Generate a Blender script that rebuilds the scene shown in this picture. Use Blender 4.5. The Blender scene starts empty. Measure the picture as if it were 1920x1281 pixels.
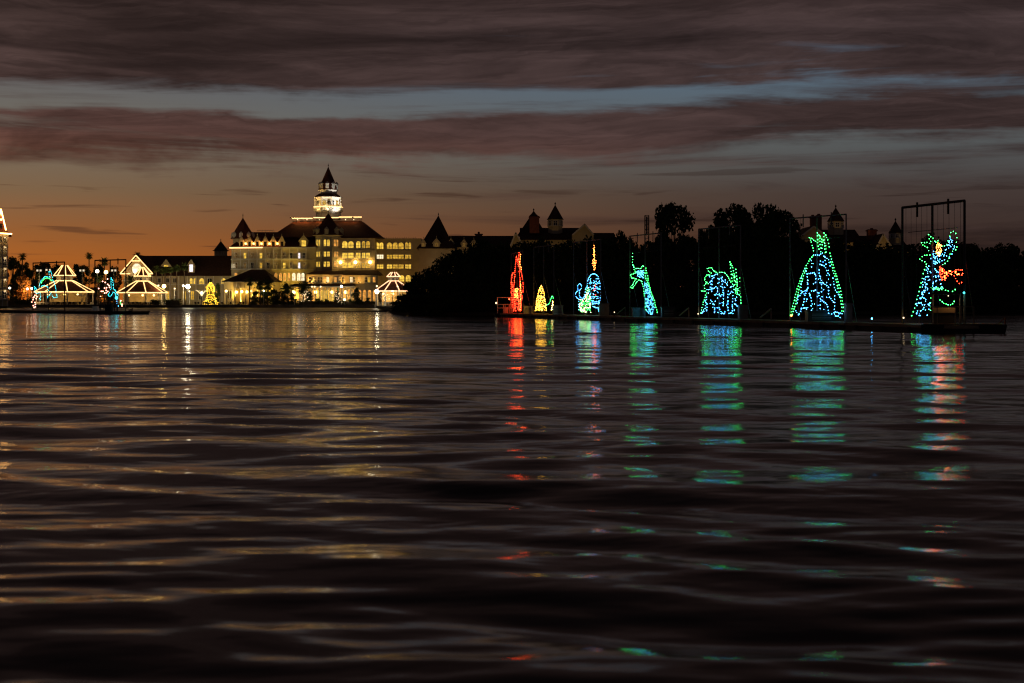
import bpy, math, random
import numpy as np
from mathutils import Vector

random.seed(7)
SC = bpy.context.scene
COL = SC.collection
R = math.radians

# ------------------------------------------------------------------ camera
F = 1920 * 50.0 / 36.0          # focal length in photo pixels
HY = 566.0                      # horizon row in the photo
CZ = 2.0                        # eye height above the lake
cam_d = bpy.data.cameras.new('camera')
cam_d.lens = 50.0
cam_d.sensor_width = 36.0
cam_d.shift_y = -(640.5 - HY) / 1920.0
cam_d.dof.use_dof = True            # wide open: the nearest ripples go soft
cam_d.dof.focus_distance = 170.0
cam_d.dof.aperture_fstop = 2.2
cam_d.clip_start = 0.1
cam_d.clip_end = 20000.0
cam = bpy.data.objects.new('camera', cam_d)
cam.location = (0, 0, CZ)
cam.rotation_euler = (R(90), 0, 0)
COL.objects.link(cam)
SC.camera = cam

# ------------------------------------------------------------------ view
SC.view_settings.view_transform = 'Standard'
SC.view_settings.look = 'None'
SC.view_settings.exposure = 0.0
SC.view_settings.gamma = 1.0
SC.view_settings.use_curve_mapping = False
SC.render.engine = 'CYCLES'
SC.cycles.use_denoising = True
SC.cycles.max_bounces = 6
SC.cycles.diffuse_bounces = 2
SC.cycles.glossy_bounces = 3
SC.cycles.transmission_bounces = 2
SC.cycles.sample_clamp_indirect = 12.0
SC.cycles.use_light_tree = True
SC.cycles.filter_width = 1.2


# ------------------------------------------------------------------ node helpers
class NT:
    def __init__(self, tree):
        self.t = tree
        self.n = tree.nodes
        self.l = tree.links

    def node(self, typ, **kw):
        nd = self.n.new(typ)
        for k, v in kw.items():
            setattr(nd, k, v)
        return nd

    def put(self, sock, v):
        if isinstance(v, bpy.types.NodeSocket):
            self.l.new(v, sock)
        else:
            sock.default_value = v

    def math(self, op, a, b=0.0, c=None, clamp=False):
        nd = self.node('ShaderNodeMath', operation=op, use_clamp=clamp)
        self.put(nd.inputs[0], a)
        self.put(nd.inputs[1], b)
        if c is not None:
            self.put(nd.inputs[2], c)
        return nd.outputs[0]

    def mix(self, f, a, b, mode='MIX'):
        nd = self.node('ShaderNodeMix', data_type='RGBA', blend_type=mode)
        self.put(nd.inputs[0], f)
        self.put(nd.inputs[6], a)
        self.put(nd.inputs[7], b)
        return nd.outputs[2]

    def ramp(self, v, stops, interp='LINEAR'):
        nd = self.node('ShaderNodeValToRGB')
        cr = nd.color_ramp
        cr.interpolation = interp
        while len(cr.elements) < len(stops):
            cr.elements.new(0.5)
        for e, (p, c) in zip(cr.elements, stops):
            e.position = p
            e.color = (c, c, c, 1) if isinstance(c, (int, float)) else (*c, 1)
        self.put(nd.inputs[0], v)
        return nd.outputs[0]

    def noise(self, vec, scale, detail=3.0, rough=0.5, dist=0.0):
        nd = self.node('ShaderNodeTexNoise')
        self.put(nd.inputs['Vector'], vec)
        nd.inputs['Scale'].default_value = scale
        nd.inputs['Detail'].default_value = detail
        nd.inputs['Roughness'].default_value = rough
        nd.inputs['Distortion'].default_value = dist
        return nd.outputs[0]

    def comb(self, x, y, z):
        nd = self.node('ShaderNodeCombineXYZ')
        for s, v in zip(nd.inputs, (x, y, z)):
            self.put(s, v)
        return nd.outputs[0]

    def smooth(self, v, a, b):
        nd = self.node('ShaderNodeMapRange', interpolation_type='SMOOTHSTEP')
        self.put(nd.inputs[0], v)
        nd.inputs[1].default_value = a
        nd.inputs[2].default_value = b
        return nd.outputs[0]


def s2l(r, g, b):
    def f(c):
        c /= 255.0
        return c / 12.92 if c <= 0.04045 else ((c + 0.055) / 1.055) ** 2.4
    return (f(r), f(g), f(b))


# ------------------------------------------------------------------ dusk sky (the sun has set far left)
def build_world():
    w = bpy.data.worlds.new('World')
    SC.world = w
    w.use_nodes = True
    N = NT(w.node_tree)
    N.n.clear()
    tc = N.node('ShaderNodeTexCoord')
    sp = N.node('ShaderNodeSeparateXYZ')
    N.l.new(tc.outputs['Generated'], sp.inputs[0])
    x, y, z = sp.outputs
    hyp = N.math('SQRT', N.math('ADD', N.math('MULTIPLY', x, x), N.math('MULTIPLY', y, y)))
    t = N.math('DIVIDE', z, N.math('MAXIMUM', hyp, 0.001))            # tangent of the elevation
    az = N.math('ARCTAN2', x, y)                                        # 0 straight ahead, minus to the left
    te = N.math('MULTIPLY', t, 4.0, clamp=True)                        # 0..0.25 -> 0..1
    # afterglow: strongest to the west (left), fading right
    g = N.math('ADD', az, 0.42)
    g = N.math('MULTIPLY', N.math('MULTIPLY', g, g), -6.2)
    west = N.math('POWER', 2.718, g)
    clear_w = N.ramp(te, [(0.0, s2l(186, 100, 28)), (0.10, s2l(176, 98, 36)), (0.19, s2l(152, 95, 50)), (0.30, s2l(128, 100, 72)),
                          (0.46, s2l(114, 108, 96)), (0.70, s2l(88, 86, 94)), (1.0, s2l(66, 66, 82))])
    clear_e = N.ramp(te, [(0.0, s2l(46, 32, 28)), (0.15, s2l(50, 38, 35)), (0.30, s2l(64, 54, 52)), (0.46, s2l(86, 92, 94)),
                          (0.64, s2l(84, 105, 122)), (1.0, s2l(58, 66, 92))])
    clear = N.mix(west, clear_e, clear_w)
    # cloud deck, seen in perspective
    zz = N.math('ADD', t, 0.035)
    px = N.math('DIVIDE', x, N.math('MULTIPLY', zz, hyp))
    py = N.math('DIVIDE', y, N.math('MULTIPLY', zz, hyp))
    pv = N.comb(N.math('MULTIPLY', px, 0.33), py, 0.0)
    big = N.noise(pv, 0.42, 5.0, 0.55, 0.5)
    fine = N.noise(N.comb(N.math('MULTIPLY', az, 3.6), N.math('MULTIPLY', t, 52.0), 3.1), 1.0, 7.0, 0.62, 0.9)
    warp = N.noise(N.comb(N.math('MULTIPLY', az, 3.4), N.math('MULTIPLY', t, 9.0), 7.0), 1.0, 6.0, 0.62, 0.4)
    tw = N.math('ADD', t, N.math('MULTIPLY', N.math('SUBTRACT', warp, 0.5), 0.062))
    tw = N.math('SUBTRACT', tw, N.math('MULTIPLY', az, 0.030))
    # cover by height of the deck: streaks low, a bank, a clear strip, then closed cover overhead
    cover = N.ramp(N.math('MULTIPLY', tw, 4.0, clamp=True),
                   [(0.0, 0.36), (0.12, 0.38), (0.24, 0.32), (0.33, 0.24), (0.38, 0.30), (0.44, 0.66), (0.50, 0.70), (0.54, 0.40),
                    (0.57, 0.34), (0.61, 0.60), (0.68, 0.80), (1.0, 0.82)])
    dens = N.math('ADD', N.math('MULTIPLY', fine, 0.68), N.math('MULTIPLY', big, 0.32))
    # more haze streaks to the right
    cov2 = N.math('ADD', cover, N.math('MULTIPLY', N.smooth(az, -0.25, 0.35), 0.10))
    mask = N.math('ADD', N.math('MULTIPLY', N.math('SUBTRACT', dens, 0.5), 1.55), N.math('SUBTRACT', cov2, 0.5))
    mask = N.smooth(mask, -0.17, 0.20)
    # cloud colour: warm undersides to the left and low, mauve-grey higher
    low = N.ramp(te, [(0.0, s2l(96, 58, 40)), (0.22, s2l(90, 60, 48)), (0.40, s2l(98, 64, 52)), (0.47, s2l(78, 54, 48)), (0.62, s2l(68, 52, 49)),
                      (0.80, s2l(64, 49, 46)), (1.0, s2l(56, 42, 40))])
    hi = N.ramp(te, [(0.0, s2l(44, 32, 30)), (0.30, s2l(54, 42, 40)), (0.45, s2l(60, 47, 46)), (0.75, s2l(60, 48, 48)), (1.0, s2l(55, 41, 39))])
    ccol = N.mix(west, hi, low)
    # thickness variation inside the deck
    shade = N.noise(N.comb(N.math('MULTIPLY', az, 2.6), N.math('MULTIPLY', t, 30.0), 11.0), 1.0, 7.0, 0.62, 1.0)
    shade = N.math('ADD', 0.50, N.math('MULTIPLY', N.smooth(shade, 0.30, 0.75), 1.0))
    wisp = N.noise(N.comb(N.math('MULTIPLY', az, 7.5), N.math('MULTIPLY', tw, 78.0), 31.0), 1.0, 6.0, 0.6, 1.4)
    shade = N.math('MULTIPLY', shade, N.math('ADD', 0.80, N.math('MULTIPLY', N.smooth(wisp, 0.32, 0.72), 0.45)))
    ccol = N.mix(1.0, ccol, N.comb(shade, shade, shade), 'MULTIPLY')
    sky = N.mix(mask, clear, ccol)
    # thin dark scraps of low cloud against the afterglow
    scrap = N.noise(N.comb(N.math('MULTIPLY', az, 9.0), N.math('MULTIPLY', t, 150.0), 21.0), 1.0, 4.0, 0.5, 0.4)
    sm = N.math('MULTIPLY', N.smooth(scrap, 0.60, 0.70), N.math('SUBTRACT', 1.0, N.smooth(t, 0.075, 0.115)))
    sky = N.mix(N.math('MULTIPLY', sm, 0.62), sky, N.mix(west, (*s2l(40, 30, 28), 1), (*s2l(84, 52, 36), 1)))
    # night side behind the camera
    back = N.smooth(y, -0.9, 0.5)
    sky = N.mix(N.math('SUBTRACT', 1.0, back), sky, (*s2l(36, 32, 38), 1))
    # overhead the deck goes on, a little darker
    up = N.smooth(z, 0.18, 0.60)
    sky = N.mix(N.math('MULTIPLY', up, 0.85), sky, (*s2l(24, 20, 23), 1))
    bg = N.node('ShaderNodeBackground')
    N.l.new(sky, bg.inputs[0])
    bg.inputs[1].default_value = 1.0
    out = N.node('ShaderNodeOutputWorld')
    N.l.new(bg.outputs[0], out.inputs[0])
    w.cycles.sampling_method = 'MANUAL'
    w.cycles.sample_map_resolution = 512


build_world()


# ------------------------------------------------------------------ materials
MATS = {}


def mat(name, col, rough=0.7, var=0.25, scale=1.5, spec=0.3, metal=0.0, bump=0.0):
    if name in MATS:
        return MATS[name]
    m = bpy.data.materials.new(name)
    m.use_nodes = True
    N = NT(m.node_tree)
    b = N.n['Principled BSDF']
    geo = N.node('ShaderNodeNewGeometry')
    nz = N.noise(geo.outputs['Position'], scale, 4.0, 0.6)
    a = tuple(max(0.0, c * (1 - var)) for c in col)
    c2 = tuple(min(1.0, c * (1 + var)) for c in col)
    N.put(b.inputs['Base Color'], N.ramp(nz, [(0.3, a), (0.7, c2)]))
    b.inputs['Roughness'].default_value = rough
    b.inputs['Specular IOR Level'].default_value = spec
    b.inputs['Metallic'].default_value = metal
    if bump:
        bp = N.node('ShaderNodeBump')
        bp.inputs['Strength'].default_value = bump
        N.l.new(nz, bp.inputs['Height'])
        N.l.new(bp.outputs[0], b.inputs['Normal'])
    MATS[name] = m
    return m


def emit(name, col, strength, var=0.0, scale=2.0, sampling=None):
    if name in MATS:
        return MATS[name]
    m = bpy.data.materials.new(name)
    m.use_nodes = True
    N = NT(m.node_tree)
    N.n.clear()
    e = N.node('ShaderNodeEmission')
    e.inputs[0].default_value = (*col, 1)
    if var:
        geo = N.node('ShaderNodeNewGeometry')
        nz = N.noise(geo.outputs['Position'], scale, 3.0, 0.6)
        N.put(e.inputs[1], N.math('MULTIPLY', N.ramp(nz, [(0.35, 1 - var), (0.65, 1 + var)]), strength))
    else:
        e.inputs[1].default_value = strength
    o = N.node('ShaderNodeOutputMaterial')
    N.l.new(e.outputs[0], o.inputs[0])
    if sampling:
        m.cycles.emission_sampling = sampling
    MATS[name] = m
    return m


WALL = mat('cream_clapboard', (0.62, 0.54, 0.35), 0.8, 0.08, 0.4)
WHITE = mat('white_paint', (0.78, 0.76, 0.70), 0.6, 0.06, 0.6)
ROOF = mat('red_brown_shingle', (0.12, 0.038, 0.022), 0.85, 0.35, 1.3)
DARKROOF = mat('weathered_shingle', (0.055, 0.025, 0.018), 0.9, 0.35, 1.3)
BRICK = mat('red_brick', (0.26, 0.09, 0.055), 0.85, 0.25, 2.0)
IRON = mat('dark_iron', (0.03, 0.03, 0.03), 0.5, 0.2, 2.0, 0.4)
GALV = mat('galvanised_pipe', (0.20, 0.205, 0.20), 0.5, 0.2, 2.0, 0.5)
POLE = mat('grey_pole', (0.42, 0.42, 0.40), 0.5, 0.1, 2.0, 0.4)
DECK = mat('weathered_deck', (0.32, 0.23, 0.14), 0.8, 0.4, 0.8)
HULL = mat('dark_hull', (0.035, 0.033, 0.033), 0.6, 0.4, 0.9, 0.3)
SEAWALL = mat('wet_concrete', (0.13, 0.115, 0.10), 0.8, 0.4, 0.5)
GROUND = mat('lawn_and_soil', (0.045, 0.05, 0.026), 0.95, 0.4, 0.2)
SAND = mat('damp_sand', (0.16, 0.125, 0.085), 0.9, 0.3, 0.4)
PAVE = mat('promenade_paving', (0.32, 0.28, 0.22), 0.8, 0.2, 0.5)
BARK = mat('bark', (0.11, 0.08, 0.055), 0.9, 0.3, 3.0)
LEAF = mat('broad_leaf', (0.045, 0.075, 0.022), 0.8, 0.45, 0.9, 0.2)
PALM = mat('palm_leaf', (0.075, 0.11, 0.03), 0.6, 0.4, 0.9, 0.3)
AUTUMN = mat('russet_leaf', (0.42, 0.16, 0.035), 0.8, 0.35, 0.9, 0.2)
HEDGE = mat('hedge_leaf', (0.04, 0.06, 0.02), 0.85, 0.5, 1.2, 0.2)
CANVAS = mat('cream_canvas', (0.74, 0.68, 0.52), 0.8, 0.08, 1.0)
GLASSD = mat('unlit_glass', (0.02, 0.02, 0.022), 0.12, 0.2, 1.0, 0.6)
FURN = mat('dark_furniture', (0.05, 0.035, 0.025), 0.7, 0.3, 2.0)
INTER = mat('interior_wall', (0.62, 0.50, 0.30), 0.8, 0.15, 0.5)

WIN_Y = emit('lit_window_yellow', (1.0, 0.60, 0.075), 0.95, 0.38, 0.9)
WIN_G = emit('lit_window_gold', (1.0, 0.55, 0.06), 0.62, 0.40, 1.1)
WIN_O = emit('lit_window_amber', (1.0, 0.42, 0.07), 0.85, 0.45, 0.9)
WIN_W = emit('lit_window_white', (1.0, 0.80, 0.48), 1.3, 0.30, 1.2)
WIN_P = emit('lit_window_pale', (0.95, 0.86, 0.95), 1.5, 0.30, 1.2)
WIN_D = emit('dim_window', (1.0, 0.52, 0.12), 0.10, 0.5, 1.5, 'NONE')
STRING = emit('warm_light_string', (1.0, 0.56, 0.20), 2.5, 0.25, 2.2)
STRINGB = emit('bright_light_string', (1.0, 0.48, 0.13), 14.0)
STRINGP = emit('pink_light_string', (1.0, 0.50, 0.26), 2.2, 0.25, 2.2)
GLOBE_Y = emit('sodium_globe', (1.0, 0.62, 0.18), 10.0)
GLOBE_W = emit('white_globe', (1.0, 0.84, 0.56), 9.0)
GLOBE_B = emit('brilliant_globe', (1.0, 0.86, 0.58), 60.0)
GLOBE_BY = emit('brilliant_sodium_globe', (1.0, 0.62, 0.18), 40.0)
GLOBE_S = emit('small_globe', (1.0, 0.74, 0.40), 2.6)
CEIL = emit('ceiling_lamp', (1.0, 0.60, 0.18), 5.0)
B_RED = emit('red_bulb', (1.0, 0.032, 0.010), 26.0)
B_ORG = emit('orange_bulb', (1.0, 0.19, 0.03), 30.0)
B_YEL = emit('yellow_bulb', (1.0, 0.50, 0.05), 18.0)
B_GRN = emit('green_bulb', (0.045, 0.90, 0.13), 18.0)
B_TEA = emit('teal_bulb', (0.03, 0.55, 0.60), 7.0)
B_BLU = emit('blue_bulb', (0.075, 0.45, 1.0), 15.0)
B_WHT = emit('warm_white_bulb', (1.0, 0.85, 0.42), 14.0)
B_PNK = emit('pink_bulb', (1.0, 0.40, 0.26), 6.0)
B_GLD = emit('gold_bulb', (1.0, 0.55, 0.04), 3.0)


# ------------------------------------------------------------------ photo pixel -> place at a known depth
def PX(x, D):
    return (x - 960.0) * D / F


def PZ(y, D):
    return CZ - (y - HY) * D / F


def P(x, y, D):
    return Vector((PX(x, D), D, PZ(y, D)))


# ------------------------------------------------------------------ mesh helpers
ORG = {}


class MB:
    def __init__(self):
        self.v = []
        self.f = []

    def add(self, vs, fs):
        o = len(self.v)
        self.v += [tuple(p) for p in vs]
        self.f += [tuple(i + o for i in f) for f in fs]
        return self

    def box(self, x0, x1, y0, y1, z0, z1):
        vs = [(x0, y0, z0), (x1, y0, z0), (x1, y1, z0), (x0, y1, z0), (x0, y0, z1), (x1, y0, z1), (x1, y1, z1), (x0, y1, z1)]
        return self.add(vs, [(3, 2, 1, 0), (4, 5, 6, 7), (0, 1, 5, 4), (1, 2, 6, 5), (2, 3, 7, 6), (3, 0, 4, 7)])

    def beam(self, a, b, w, h=None):
        """box bar from a to b"""
        h = h or w
        a, b = Vector(a), Vector(b)
        d = (b - a).normalized()
        up = Vector((0, 0, 1)) if abs(d.z) < 0.95 else Vector((0, 1, 0))
        s = d.cross(up).normalized()
        u = s.cross(d).normalized()
        vs = []
        for p in (a, b):
            for i, j in ((-1, -1), (1, -1), (1, 1), (-1, 1)):
                vs.append(p + s * (i * w / 2) + u * (j * h / 2))
        return self.add(vs, [(0, 1, 2, 3), (7, 6, 5, 4), (0, 4, 5, 1), (1, 5, 6, 2), (2, 6, 7, 3), (3, 7, 4, 0)])

    def tube(self, pts, rad, n=6, cap=True):
        pts = [Vector(p) for p in pts]
        rads = rad if isinstance(rad, (list, tuple)) else [rad] * len(pts)
        vs = []
        for i, p in enumerate(pts):
            d = (pts[min(i + 1, len(pts) - 1)] - pts[max(i - 1, 0)])
            d = d.normalized() if d.length > 1e-9 else Vector((0, 0, 1))
            up = Vector((0, 0, 1)) if abs(d.z) < 0.9 else Vector((0, 1, 0))
            s = d.cross(up).normalized()
            u = s.cross(d)
            for k in range(n):
                a = 2 * math.pi * k / n
                vs.append(p + (s * math.cos(a) + u * math.sin(a)) * rads[i])
        fs = []
        for i in range(len(pts) - 1):
            for k in range(n):
                k2 = (k + 1) % n
                fs.append((i * n + k, i * n + k2, (i + 1) * n + k2, (i + 1) * n + k))
        if cap:
            fs.append(tuple(range(n))[::-1])
            fs.append(tuple((len(pts) - 1) * n + k for k in range(n)))
        return self.add(vs, fs)

    def lathe(self, cx, cy, prof, n=8, rot=None, sx=1.0, sy=1.0):
        """prof: list of (z, r)"""
        rot = math.pi / n if rot is None else rot
        vs = []
        for z, r in prof:
            for k in range(n):
                a = rot + 2 * math.pi * k / n
                vs.append((cx + math.sin(a) * r * sx, cy - math.cos(a) * r * sy, z))
        fs = []
        for i in range(len(prof) - 1):
            for k in range(n):
                k2 = (k + 1) % n
                fs.append((i * n + k, i * n + k2, (i + 1) * n + k2, (i + 1) * n + k))
        fs.append(tuple(range(n))[::-1])
        fs.append(tuple((len(prof) - 1) * n + k for k in range(n)))
        return self.add(vs, fs)

    def sphere(self, c, r, n=8, m=5):
        prof = []
        for i in range(m + 1):
            a = -math.pi / 2 + math.pi * i / m
            prof.append((c[2] + math.sin(a) * r, max(0.02 * r, math.cos(a) * r)))
        return self.lathe(c[0], c[1], prof, n, 0.0)

    def bulb(self, p, r):
        x, y, z = p
        return self.add([(x + r, y, z), (x - r, y, z), (x, y + r, z), (x, y - r, z), (x, y, z + r), (x, y, z - r)],
                        [(0, 2, 4), (2, 1, 4), (1, 3, 4), (3, 0, 4), (2, 0, 5), (1, 2, 5), (3, 1, 5), (0, 3, 5)])

    def prism(self, poly, y0, y1):
        """polygon in (x, z), extruded from y0 (front) to y1"""
        n = len(poly)
        vs = [(x, y0, z) for x, z in poly] + [(x, y1, z) for x, z in poly]
        fs = [tuple(range(n)), tuple(range(2 * n - 1, n - 1, -1))]
        for i in range(n):
            j = (i + 1) % n
            fs.append((i, i + n, j + n, j))
        return self.add(vs, fs)

    def hip(self, x0, x1, y0, y1, z0, rx0, rx1, ry0, ry1, z1):
        """roof solid: rectangle at z0, smaller rectangle at z1"""
        vs = [(x0, y0, z0), (x1, y0, z0), (x1, y1, z0), (x0, y1, z0), (rx0, ry0, z1), (rx1, ry0, z1), (rx1, ry1, z1), (rx0, ry1, z1)]
        return self.add(vs, [(3, 2, 1, 0), (4, 5, 6, 7), (0, 1, 5, 4), (1, 2, 6, 5), (2, 3, 7, 6), (3, 0, 4, 7)])

    def mesh(self, name):
        me = bpy.data.meshes.new(name)
        me.from_pydata(self.v, [], self.f)
        me.update()
        return me

    def build(self, name, material, parent=None, **props):
        if parent is not None:
            o = ORG[parent.name]
            self.v = [(a - o[0], b - o[1], c - o[2]) for a, b, c in self.v]
        ob = bpy.data.objects.new(name, self.mesh(name))
        ob.data.materials.append(material)
        COL.objects.link(ob)
        if parent is not None:
            ob.parent = parent
            ORG[ob.name] = ORG[parent.name]
        else:
            ORG[ob.name] = (0, 0, 0)
        for k, v in props.items():
            ob[k] = v
        return ob


def tag(o, label, cat, group=None):
    o['label'] = label
    o['category'] = cat
    if group:
        o['group'] = group
    return o


def thing(name, loc, label, cat, group=None):
    o = bpy.data.objects.new(name, None)
    o.empty_display_size = 0.5
    o.location = loc
    COL.objects.link(o)
    ORG[o.name] = tuple(loc)
    return tag(o, label, cat, group)


def child(ob, parent):
    ob.parent = parent
    ORG[ob.name] = ORG[parent.name]
    return ob


def copy_tree(src, loc, rz=0.0, sc=(1, 1, 1), label=None, group=None):
    c = src.copy()
    COL.objects.link(c)
    c.location = loc
    c.rotation_euler = (0, 0, rz)
    c.scale = sc
    if label:
        c['label'] = label
    if group:
        c['group'] = group
    for ch in src.children:
        d = ch.copy()
        COL.objects.link(d)
        d.parent = c
        for g in ch.children:
            e = g.copy()
            COL.objects.link(e)
            e.parent = d
    return c


def point_light(parent, loc, col, power, radius=0.25, aim=(0, 1, -0.2), cone=164):
    """a shaded lamp: throws its light over a wide cone along aim"""
    ld = bpy.data.lights.new('lamp_light', 'SPOT')
    ld.color = col
    ld.energy = power
    ld.spot_size = R(cone)
    ld.spot_blend = 0.35
    ld.shadow_soft_size = radius
    o = bpy.data.objects.new('lamp_light', ld)
    COL.objects.link(o)
    b = ORG[parent.name]
    o.parent = parent
    o.location = (loc[0] - b[0], loc[1] - b[1], loc[2] - b[2])
    o.rotation_euler = Vector(aim).to_track_quat('-Z', 'Y').to_euler()
    return o


def spot_light(parent, loc, target, col, power, size=R(80), blend=0.7, radius=0.3):
    ld = bpy.data.lights.new('flood_light', 'SPOT')
    ld.color = col
    ld.energy = power
    ld.spot_size = size
    ld.spot_blend = blend
    ld.shadow_soft_size = radius
    o = bpy.data.objects.new('flood_light', ld)
    COL.objects.link(o)
    b = ORG[parent.name]
    o.parent = parent
    o.location = (loc[0] - b[0], loc[1] - b[1], loc[2] - b[2])
    o.rotation_euler = (Vector(target) - Vector(loc)).to_track_quat('-Z', 'Y').to_euler()
    return o


# ================================================================== SETTING
# ------------------------------------------------------------------ lake
def build_water():
    rng = np.random.default_rng(5)
    rows = []
    d = 2.0
    while d < 1500:
        rows.append(d)
        d *= 1.0042 if d < 130 else 1.012
    D = np.array(rows)
    nc = 360
    ang = np.linspace(-1.05, 1.05, nc)
    xs = np.tan(ang * 0.78)
    X = D[:, None] * xs[None, :]
    Y = np.repeat(D[:, None], nc, 1)
    Z = np.zeros_like(X)
    step = D * 0.0044                                   # row spacing
    comps = []
    for i in range(60):                                 # slow swell from boats + wind chop
        lam = 0.42 * (5.5 / 0.42) ** rng.random()
        th = rng.normal(0.10, 0.33)
        comps.append((lam, th, rng.random() * 6.28, 0.0122 * (lam / 2.0) ** 0.05 * rng.uniform(0.6, 1.4)))
    for lam, th, ph, slope in comps:
        k = 2 * math.pi / lam
        fade = np.clip((lam / step - 5.0) / 6.0, 0, 1)[:, None]
        arg = k * (math.sin(th) * X + math.cos(th) * Y) + ph
        Z += fade * (slope / k) * np.sin(arg)
    # patches of calmer and rougher water
    patch = 1.0 + 0.45 * np.sin(0.11 * Y + 0.045 * X + 0.8) * np.sin(0.043 * Y - 0.06 * X + 2.0)
    Z *= patch
    nr = len(rows)
    co = np.stack([X, Y, Z], -1).reshape(-1, 3).astype(np.float32)
    i = np.arange(nr - 1)[:, None] * nc + np.arange(nc - 1)[None, :]
    quads = np.stack([i, i + 1, i + nc + 1, i + nc], -1).reshape(-1, 4)
    me = bpy.data.meshes.new('water')
    me.vertices.add(len(co))
    me.vertices.foreach_set('co', co.ravel())
    me.loops.add(quads.size)
    me.loops.foreach_set('vertex_index', quads.ravel().astype(np.int32))
    me.polygons.add(len(quads))
    me.polygons.foreach_set('loop_start', np.arange(0, quads.size, 4, dtype=np.int32))
    me.polygons.foreach_set('use_smooth', np.ones(len(quads), dtype=bool))
    me.update(calc_edges=True)
    me.validate()
    m = bpy.data.materials.new('lake_water')
    m.use_nodes = True
    N = NT(m.node_tree)
    b = N.n['Principled BSDF']
    b.inputs['Base Color'].default_value = (0.004, 0.005, 0.005, 1)
    b.inputs['IOR'].default_value = 1.28
    geo = N.node('ShaderNodeNewGeometry')
    sp = N.node('ShaderNodeSeparateXYZ')
    N.l.new(geo.outputs['Position'], sp.inputs[0])
    v1 = N.comb(N.math('MULTIPLY', sp.outputs[0], 0.55), sp.outputs[1], 0.0)
    n1 = N.noise(v1, 1.1, 3.0, 0.55)
    n2 = N.noise(v1, 0.22, 2.0, 0.5)
    # gusts roughen some bands and leave others slick
    gust = N.noise(N.comb(N.math('MULTIPLY', sp.outputs[0], 0.012), N.math('MULTIPLY', sp.outputs[1], 0.06), 0.0), 1.0, 3.0, 0.6)
    h = N.math('ADD', N.math('MULTIPLY', n1, 0.036), N.math('MULTIPLY', n2, 0.11))
    h = N.math('MULTIPLY', h, N.math('ADD', 0.55, N.smooth(gust, 0.35, 0.65)))
    N.put(b.inputs['Roughness'], N.math('ADD', 0.10, N.math('MULTIPLY', N.smooth(sp.outputs[1], 130.0, 380.0), 0.26)))
    # beyond the modelled waves the relief carries the chop
    h = N.math('MULTIPLY', h, N.math('ADD', 1.0, N.math('MULTIPLY', N.smooth(sp.outputs[1], 60.0, 260.0), 3.2)))
    bp = N.node('ShaderNodeBump')
    bp.inputs['Strength'].default_value = 1.0
    bp.inputs['Distance'].default_value = 1.0
    N.l.new(h, bp.inputs['Height'])
    N.l.new(bp.outputs[0], b.inputs['Normal'])
    me.materials.append(m)
    o = bpy.data.objects.new('water', me)
    COL.objects.link(o)
    o['kind'] = 'structure'


build_water()

# ------------------------------------------------------------------ land: the hotel shore far off, a wooded point nearer on the right
GZ = 0.8
DS = 478.0           # depth of the hotel's sea wall


def build_land():
    pts = [(-900, DS + 10), (-260, DS), (PX(640, DS), DS), (PX(705, 440), 440), (PX(722, 330), 330), (PX(735, 236), 236), (PX(770, 216), 216), (PX(840, 208), 208),
           (PX(1000, 205), 205), (PX(1200, 212), 212), (PX(1500, 224), 224), (PX(1800, 240), 240), (PX(2000, 244), 244),
           (PX(2600, 250), 250), (900, 300), (3000, 1200), (3000, 6000), (-3000, 6000), (-3000, 700)]
    n = len(pts)
    mb = MB()
    vs = [(x, y, -0.8) for x, y in pts] + [(x, y + 0.5, GZ * 0.55 if i >= 4 else GZ) for i, (x, y) in enumerate(pts)]
    fs = [(i, (i + 1) % n, (i + 1) % n + n, i + n) for i in range(n)]
    # top, triangulated by Blender
    fs.append(tuple(range(n, 2 * n)))
    mb.add(vs, fs)
    mb.build('ground', GROUND, None, kind='structure')
    m = MB()
    for i in range(3):
        (x0, y0), (x1, y1) = pts[i], pts[i + 1]
        m.beam((x0, y0 - 0.2, 0.15), (x1, y1 - 0.2, 0.15), 0.9, 1.5)
        m.beam((x0, y0 - 0.2, 0.98), (x1, y1 - 0.2, 0.98), 1.1, 0.16)
    m.build('sea_wall', SEAWALL, None, kind='structure')
    m = MB()
    m.box(-250, PX(690, DS), DS + 1.2, DS + 9.5, GZ + 0.004, GZ + 0.03)
    m.build('promenade', PAVE, None, kind='structure')
    # low mud bar in front of the hotel
    m = MB()
    prof = []
    c0, c1, dd = PX(588, 285), PX(748, 285), 285
    k = 26
    top, bot = [], []
    for i in range(k + 1):
        u = i / k
        x = c0 + (c1 - c0) * u
        h = 0.55 * math.sin(math.pi * u) ** 0.5 * (0.6 + 0.4 * math.sin(7 * u + 1)) * (0.25 + 0.95 * u)
        w = 1.0 + 5.0 * math.sin(math.pi * u)
        prof.append((x, h, w))
    vs = []
    for x, h, w in prof:
        vs += [(x, dd - w, -0.2), (x, dd - w * 0.4, h * 0.9), (x, dd + w * 0.4, h), (x, dd + w, -0.2)]
    fs = []
    for i in range(k):
        for j in range(3):
            a = i * 4 + j
            fs.append((a, a + 4, a + 5, a + 1))
    m.add(vs, fs)
    m.build('mud_bar', mat('wet_mud', (0.045, 0.036, 0.028), 0.9, 0.3, 0.4), None, kind='structure')


build_land()


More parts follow.
